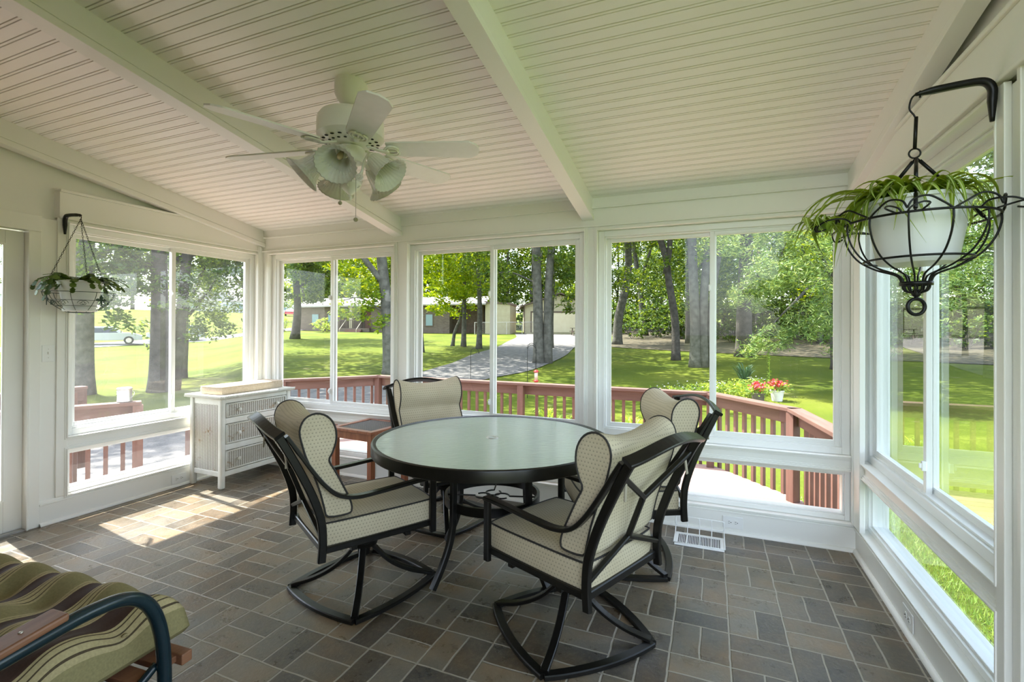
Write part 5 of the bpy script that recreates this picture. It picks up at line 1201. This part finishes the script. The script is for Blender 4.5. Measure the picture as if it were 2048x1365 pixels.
def potplant(x, y, pm, label, seed):
    t = thing('flower_pot', label, 'potted plant', (x, y, hterr(x, y)))
    m = MB(); m.lathe([(.001, 0), (.13, 0), (.17, .26), (.185, .27), (.185, .30), (.165, .30), (.15, .25), (.001, .25)], 20); smooth_sharp(obj('pot', m, pm, t), 40)
    r_ = np.random.default_rng(seed); p = r_.normal(size=(260, 3))*[.13, .13, .07]+[0, 0, .38]; foliage('foliage', leafmesh('foliage', p, .08, .05, LEAF_BUSH, seed), t)
    p = r_.normal(size=(190, 3))*[.10, .10, .05]+[0, 0, .48]; foliage('blossoms', leafmesh('blossoms', p, .07, .06, PET, seed+1), t)
potplant(1.18, 14.6, POTB, 'dark pot of red flowers, the left one of two in the garden', 81); potplant(1.70, 15.2, POTG, 'pale pot of red flowers, the right one of two in the garden', 82)
for k, (x, y, w_) in enumerate(((.2, 14.9, 1), (.65, 15.2, 0), (-.25, 14.6, 1), (.95, 15.8, 0), (-.9, 13.8, 1), (1.3, 16.2, 1))):
    t = thing('flowering_plant', ('white-speckled' if w_ else 'green leafy')+' low flowering plant in the bed near the red flower pots', 'plant', (x, y, hterr(x, y)-.02), 0, 'low white-speckled bed flowers' if w_ else 'low green bed plants')
    r_ = np.random.default_rng(90+k); p = np.abs(r_.normal(size=(420, 3))*[.24, .24, .2])*np.sign(r_.normal(size=(420, 3)))*[1, 1, 0]+np.stack([np.zeros(420), np.zeros(420), r_.uniform(.02, .48, 420)], 1); foliage('foliage', leafmesh('foliage', p, .12, .03, LEAF_BUSH, k), t)
    if w_: p = r_.normal(size=(28, 3))*[.22, .22, .07]+[0, 0, .48]; foliage('blossoms', leafmesh('blossoms', p, .04, .04, PETW, k+7), t)
# shepherd hooks and feeder
def hook(x, y, h, label, s=1):
    t = thing('garden_hook', label, 'garden hook', (x, y, hterr(x, y)-.1)); m = MB()
    m.tube(sm([(0, 0, 0), (0, 0, h*.6), (0, 0, h-.12), (s*.06, 0, h), (s*.17, 0, h+.02), (s*.25, 0, h-.06), (s*.26, 0, h-.13), (s*.29, 0, h-.10)], 5), .008, 6, up=(0, 1, 0)); obj('pole', m, IRON, t, smooth=True); return t
hook(-4.95, 13.2, 1.62, 'thin curved garden hook beside the red bird feeder, right of it'), hook(-4.28, 13.3, 1.60, 'thin curved garden hook holding the red bird feeder', -1) if False else hook(-4.80, 13.5, 1.66, 'thin curved garden hook holding the red bird feeder', -1)
hook(-6.65, 12.9, 1.5, 'thin garden hook by the window bar above the gravel', 1)
t = thing('bird_feeder', 'red and clear tube bird feeder hanging over the lawn', 'bird feeder', (-4.68, 13.2, -.18))
RED = mat('red_plastic', (.55, .03, .03), .4); m = MB(); m.lathe([(.001, .36), (.03, .355), (.075, .31), (.075, .29), (.05, .29), (.001, .29)], 16); obj('cap', m, RED, t, smooth=True)
m = MB(); m.lathe([(.05, .05), (.05, .29)], 16); obj('seed_tube', m, mat('clear_seed_tube', (.7, .45, .35), .3), t, smooth=True)
m = MB(); m.lathe([(.001, .0), (.06, .0), (.065, .05), (.05, .06), (.001, .06)], 16); m.tube([(-.11, 0, .03), (.11, 0, .03)], .008, 6); m.tube([(0, -.11, .03), (0, .11, .03)], .008, 6, up=(0, 0, 1)); obj('base', m, RED, t, smooth=True)
m = MB(); m.tube([(0, 0, .35), (0, 0, 1.15)], .003, 5, up=(0, 1, 0)); obj('hanging_wire', m, IRON, t)

# ------------------------------------------------------------------ buildings
def frame_T(p0, p1, z0):
    d = Vector((p1[0]-p0[0], p1[1]-p0[1], 0)); L = d.length; d /= L; nrm = Vector((-d.y, d.x, 0)); return L, atan2(d.y, d.x)
# brick house
hx0, hy0, hx1, hy1 = -41.04, 39.33, -22.0, 45.05; HL, ang = frame_T((hx0, hy0), (hx1, hy1), 0)
t = thing('brick_house', 'brown brick ranch house with a porch behind the lime green trees', 'house', (hx0, hy0, .60), ang)
DARKW = mat('shaded_interior', (.05, .045, .04), .9)
P0, P1 = 4.6, 8.0      # porch recess
def hz(u): return .045*u*.55
obj('wall', MB().box(0, P0, 0, 8, -1, 3.05).box(P1, 16.5, 0, 8, -1, 3.35), BRICKH, t)
obj('porch_wall', MB().box(P0, P1, 2.0, 8, -1, 3.3), noisy('shade_darkened_porch_boards', (.05, .04, .03), (.08, .06, .045), 5, .8), t)  # wall colour darkened to carry the shade inside the porch recess
obj('carport_wall', MB().box(16.5, HL, 1.5, 8, -1, 3.3), noisy('brown_shaded_boards', (.06, .04, .028), (.1, .07, .05), 5, .8), t)
rf = MB(); rf.add([(-.5, -.6, 3.05), (HL+.5, -.6, 3.35), (HL+.5, 4, 4.35), (-.5, 4, 4.15), (-.5, 8.6, 3.05), (HL+.5, 8.6, 3.35), (-.5, -.6, 2.9), (HL+.5, -.6, 3.2), (-.5, 8.6, 2.9), (HL+.5, 8.6, 3.2)], [(0, 1, 2, 3), (3, 2, 5, 4), (0, 6, 7, 1), (4, 5, 9, 8), (0, 3, 4, 8, 6), (1, 7, 9, 5, 2), (6, 8, 9, 7)])
obj('roof', rf, SHING, t)
WF = mat('brown_window_trim', (.10, .07, .05), .6); WG = mat('teal_window_glass', (.14, .24, .26), .15)
for u in (1.5, 3.3, 9.3, 11.6, 14.0):
    f = obj('window', MB().box(u-.09, u+.79, -.05, .04, .95, 2.25), WF, t); obj('pane', MB().box(u, u+.70, -.07, -.04, 1.02, 2.18), WG, f)
obj('porch_floor', MB().box(P0, P1, -.4, 2, -.5, .72), BRICKH, t)
for u in (P0+1.15,): obj('porch_post', MB().box(u, u+.32, -.3, 0, .7, 3.05), SIDING, t)
m = MB()
for k in range(20): u = P0+.06+k*.175; m.box(u, u+.04, -.33, -.29, .75, 1.55)
m.box(P0, P1, -.34, -.28, 1.55, 1.62); obj('porch_railing', m, WF, t)
obj('front_door', MB().box(P0+2.0, P0+2.9, 1.93, 2.0, .72, 2.75), mat('dark_red_door', (.2, .06, .05), .5), t)
m = MB()
for k in range(5): m.box(P0+.9, P0+2.6, -.4-.3*(k+1), -.4-.3*k, -.5, .72-.15*(k+1))
obj('front_steps', m, noisy('brick_red_steps', (.14, .06, .045), (.18, .09, .07), 8, .8), t)
m = MB(); m.bar([(P0+.85, -.4, 1.6), (P0+.85, -2.0, .55)], .05, .05); m.bar([(P0+2.65, -.4, 1.6), (P0+2.65, -2.0, .55)], .05, .05); m.box(P0+.82, P0+.88, -2.0, -1.95, -.4, .6); m.box(P0+2.62, P0+2.68, -2, -1.95, -.4, .6); obj('step_handrail', m, SIDING, t)
obj('concrete_path', MB().box(P0+.4, P0+3.2, -3.4, -1.9, -.4, -.14), ASPH, t)
# step ladder leaning on the porch
t = thing('step_ladder', 'dark folding ladder standing on the brick house porch', 'ladder', (hx0+(P0+.45)*cos(ang), hy0+(P0+.45)*sin(ang), 1.32), ang)
m = MB(); m.bar([(-.35, -.1, 0), (-.08, .2, 1.5)], .05, .03, up=(0, 1, 0)); m.bar([(.35, -.1, 0), (.08, .2, 1.5)], .05, .03, up=(0, 1, 0)); obj('ladder_rail', m, WF, t)
m = MB()
for k in range(4): q = (k+1)/5; m.bar([(-.35+.27*q, -.1+.3*q, 1.5*q), (.35-.27*q, -.1+.3*q, 1.5*q)], .06, .03)
obj('rung', m, WF, t)
# cream lean-to shed
t = thing('cream_shed', 'cream sided shed with a brown fascia beside the chain-link fence', 'shed', (-21.6, 45.1, 1.2), radians(14))
sd_ = MB(); sd_.add([(0, 0, -1), (2.6, 0, -1), (2.6, 4.5, -1), (0, 4.5, -1), (0, 0, 2.8), (2.6, 0, 2.6), (2.6, 4.5, 2.6), (0, 4.5, 2.8)], [(0, 1, 5, 4), (1, 2, 6, 5), (2, 3, 7, 6), (3, 0, 4, 7), (4, 5, 6, 7)])
obj('wall', sd_, SIDING, t); m = MB(); m.add([(-.1, -.1, 2.8), (2.7, -.1, 2.6), (2.7, 4.6, 2.6), (-.1, 4.6, 2.8), (-.1, -.1, 2.98), (2.7, -.1, 2.78), (2.7, 4.6, 2.78), (-.1, 4.6, 2.98)], [(0, 1, 2, 3), (7, 6, 5, 4), (0, 4, 5, 1), (1, 5, 6, 2), (2, 6, 7, 3), (3, 7, 4, 0)]); obj('roof', m, WF, t)
# cream garage
gx0, gy0, gx1, gy1 = -17.86, 46.72, -11.1, 49.5; GL, ga = frame_T((gx0, gy0), (gx1, gy1), 0)
t = thing('garage', 'cream garage with a wide closed door at the end of the gravel driveway', 'garage', (gx0, gy0, .95), ga)
obj('wall', MB().prism([(0, -1), (GL, -1), (GL, 2.75), (GL/2, 3.9), (0, 2.75)], 0, 8, 'xz'), SIDING, t)
m = MB()
for s in (0, 1):
    a, b = ((-.45, 2.60), (GL/2, 4.02)) if s == 0 else ((GL+.45, 2.60), (GL/2, 4.02))
    m.add([(a[0], -.35, a[1]), (b[0], -.35, b[1]), (b[0], 8.3, b[1]), (a[0], 8.3, a[1]), (a[0], -.35, a[1]+.14), (b[0], -.35, b[1]+.14), (b[0], 8.3, b[1]+.14), (a[0], 8.3, a[1]+.14)], [(0, 1, 2, 3), (7, 6, 5, 4), (0, 4, 5, 1), (1, 5, 6, 2), (2, 6, 7, 3), (3, 7, 4, 0)])
obj('roof', m, WF, t)
gd = obj('garage_door', MB().box(.75, 5.45, -.03, .02, .02, 2.05), noisy('cream_garage_door', (.60, .53, .37), (.64, .58, .42), 2, .6), t)
m = MB(); m.box(.62, .75, -.06, .02, 0, 2.2); m.box(5.45, 5.58, -.06, .02, 0, 2.2); m.box(.62, 5.58, -.06, .02, 2.05, 2.2); m.box(-.08, .02, -.05, .03, -.8, 2.7); obj('door_trim', m, WF, t)
# picnic bench
t = thing('picnic_table', 'dark picnic table in front of the cream garage', 'picnic table', (-11.9, 46.2, hterr(-11.9, 46.2)), ga)
obj('table_top', MB().box(-.9, .9, -.35, .35, .70, .75), WF, t)
for s in (-1, 1):
    obj('bench_seat', MB().box(-.9, .9, s*.75-.14, s*.75+.14, .40, .45), WF, t); m = MB(); m.bar([(s*.7, -.7, 0), (s*.7, -.15, .7)], .08, .05, up=(1, 0, 0)); m.bar([(s*.7, .7, 0), (s*.7, .15, .7)], .08, .05, up=(1, 0, 0)); m.box(s*.7-.03, s*.7+.03, -.85, .85, .34, .40); obj('leg_frame', m, WF, t)
# chain-link fence
t = thing('chain_link_fence', 'grey chain-link fence between the brick house and the garage', 'fence', (-21.9, 43.3, 0), atan2(3.2, 4.2)); FL = 6.6
f0 = None
for k in range(5):
    x = FL*k/4; wx = -21.9+x*cos(atan2(3.2, 4.2)); wy = 43.3+x*sin(atan2(3.2, 4.2)); z = hterr(wx, wy)
    m = MB(); m.tube([(x, 0, z), (x, 0, z+1.25)], .03, 6, up=(0, 1, 0)); obj('post', m, STEEL, t)
z0, z1 = hterr(-21.9, 43.3), hterr(-17.0, 47.4); m = MB(); m.tube([(0, 0, z0+1.22), (FL, 0, z1+1.25)], .022, 6); obj('top_rail', m, STEEL, t)
m = MB()
for k in range(44): x = FL*k/44; zz = z0+(z1-z0)*k/44; m.bar([(x, 0, zz), (x+.9, 0, zz+1.2)], .006, .006, up=(0, 1, 0)); m.bar([(x+.9, 0, zz), (x, 0, zz+1.2)], .006, .006, up=(0, 1, 0))
obj('wire_mesh', m, STEEL, t)
# far houses
def farhouse(x, y, L, D, h, ang, wm, label, z=None):
    t = thing('distant_house', label, 'house', (x, y, hterr(x, y)-.3), ang)
    obj('wall', MB().box(-L/2, L/2, 0, D, -1, h), wm, t); m = MB(); m.add([(-L/2-.5, -.5, h), (L/2+.5, -.5, h), (L/2+.5, D+.5, h), (-L/2-.5, D+.5, h), (-L/2+2, D/2, h+2.2), (L/2-2, D/2, h+2.2)], [(0, 1, 5, 4), (1, 2, 5), (2, 3, 4, 5), (3, 0, 4), (3, 2, 1, 0)]); obj('roof', m, SHING, t)
    for k in range(4): u = -L/2+1.2+k*(L-3.2)/3; f = obj('window', MB().box(u, u+1.1, -.06, .02, .9, 2.2), VINYL, t); obj('pane', MB().box(u+.1, u+1.0, -.09, -.05, 1.0, 2.1), WG, f)
farhouse(-100, 73, 12, 8, 2.7, radians(50), HOUSEG, 'pale grey distant house with hedges seen through the left window')
farhouse(-121, 47, 14, 8, 2.8, radians(66), HOUSEG, 'pale distant house seen through the glass door')
farhouse(-104, 98, 18, 9, 3.2, radians(42), mat('white_siding', (.75, .77, .8), .7), 'white distant building behind the red car')
for k, (x, y) in enumerate(((-97.5, 76), (-96.5, 69.5), (-99.5, 79))): shrub('clipped dark hedge bush in front of the pale grey distant house', x, y, 1.9, 2.2, 95+k, LEAF_DARK, .3, 700, 'hedge bushes by the distant grey house')
# cars
def car(x, y, z, rz, label, body, h=1.5, L=4.6, suv=True):
    t = thing('car', label, 'car', (x, y, z), rz); bm_ = mat(label.split()[0]+'_car_paint', body, .25); bm_.node_tree.nodes['Principled BSDF'].inputs['Coat Weight'].default_value = .5
    w = .88
    low = [(-L/2, .35), (-L/2+.05, .75), (-L/2+.15, .92), (L/2-1.1, .98), (L/2-.25, .82), (L/2, .62), (L/2, .35)]
    m = MB(); k = len(low); prof_ = sm([(a, b, 0) for a, b in low], 3); m.prism([(p[0], p[1]) for p in prof_], -w, w, 'xz'); obj('body', m, bm_, t, bevel=.05)
    top = [(-L/2+.12, .90), (-L/2+.45, h-.06), (-L/2+1.1, h), (.35, h-.02), (L/2-1.25, .96)] if suv else [(-L/2+.45, .90), (-L/2+1.2, h-.05), (-.1, h), (.5, h-.06), (L/2-1.25, .94)]
    m = MB(); n_ = len(top); vs = []
    for a, b in top: s = w-.02-.16*max(0, (b-.9)/(h-.9)); vs += [(a, -s, b), (a, s, b)]
    m.add(vs, [tuple(2*i for i in range(n_)), tuple(2*i+1 for i in range(n_-1, -1, -1))]+[(2*i, 2*i+1, 2*((i+1) % n_)+1, 2*((i+1) % n_)) for i in range(n_)]); obj('cabin', m, bm_, t, bevel=.04)
    gl = mat('dark_car_glass', (.03, .04, .05), .1)
    for s in (-1, 1):
        m = MB(); m.add([(a, s*(w-.005-.16*max(0, (b-.9)/(h-.9))+.004), b) for a, b in ((-L/2+.55, .98), (-L/2+.75, h-.13), (.25, h-.14), (L/2-1.6, .98))], [(0, 1, 2, 3)]); obj('side_window', m, gl, t, thick=.01)
        for a in (-L/2+.85, L/2-.9):
            m = MB(); m.tube([(a, s*(w-.2), .34), (a, s*(w+.02), .34)], .34, 20, up=(0, 0, 1)); wh = obj('wheel', m, mat('tyre', (.02, .02, .02), .8), t); m = MB(); m.tube([(a, s*(w+.0), .34), (a, s*(w+.03), .34)], .2, 14, up=(0, 0, 1)); obj('hubcap', m, STEEL, wh)
        m = MB(); m.box(L/2-.10, L/2+.01, s*.6-.16, s*.6+.16, .62, .74); obj('headlight', m, VINYL, t)
    return t
def cz(x, y): return hterr(x, y)+.04
car(-46.6, 24.4, cz(-46.6, 24.4), radians(60), 'white suv parked on the road behind the thick pale trunk', (.34, .37, .36))
car(-46.9, 30.2, cz(-46.9, 30.2), radians(240), 'silver-white car partly hidden by the thick double trunk', (.34, .37, .43), 1.45, 4.5)
car(-81.0, 75.2, hterr(-81, 75.2), radians(135), 'red car parked far off at the left of the back windows', (.5, .03, .05), 1.35, 4.6, False)
car(-81.8, 78.6, hterr(-81.8, 78.6), radians(135), 'dark blue car parked just behind the far red car', (.05, .07, .12), 1.4, 4.5, False)
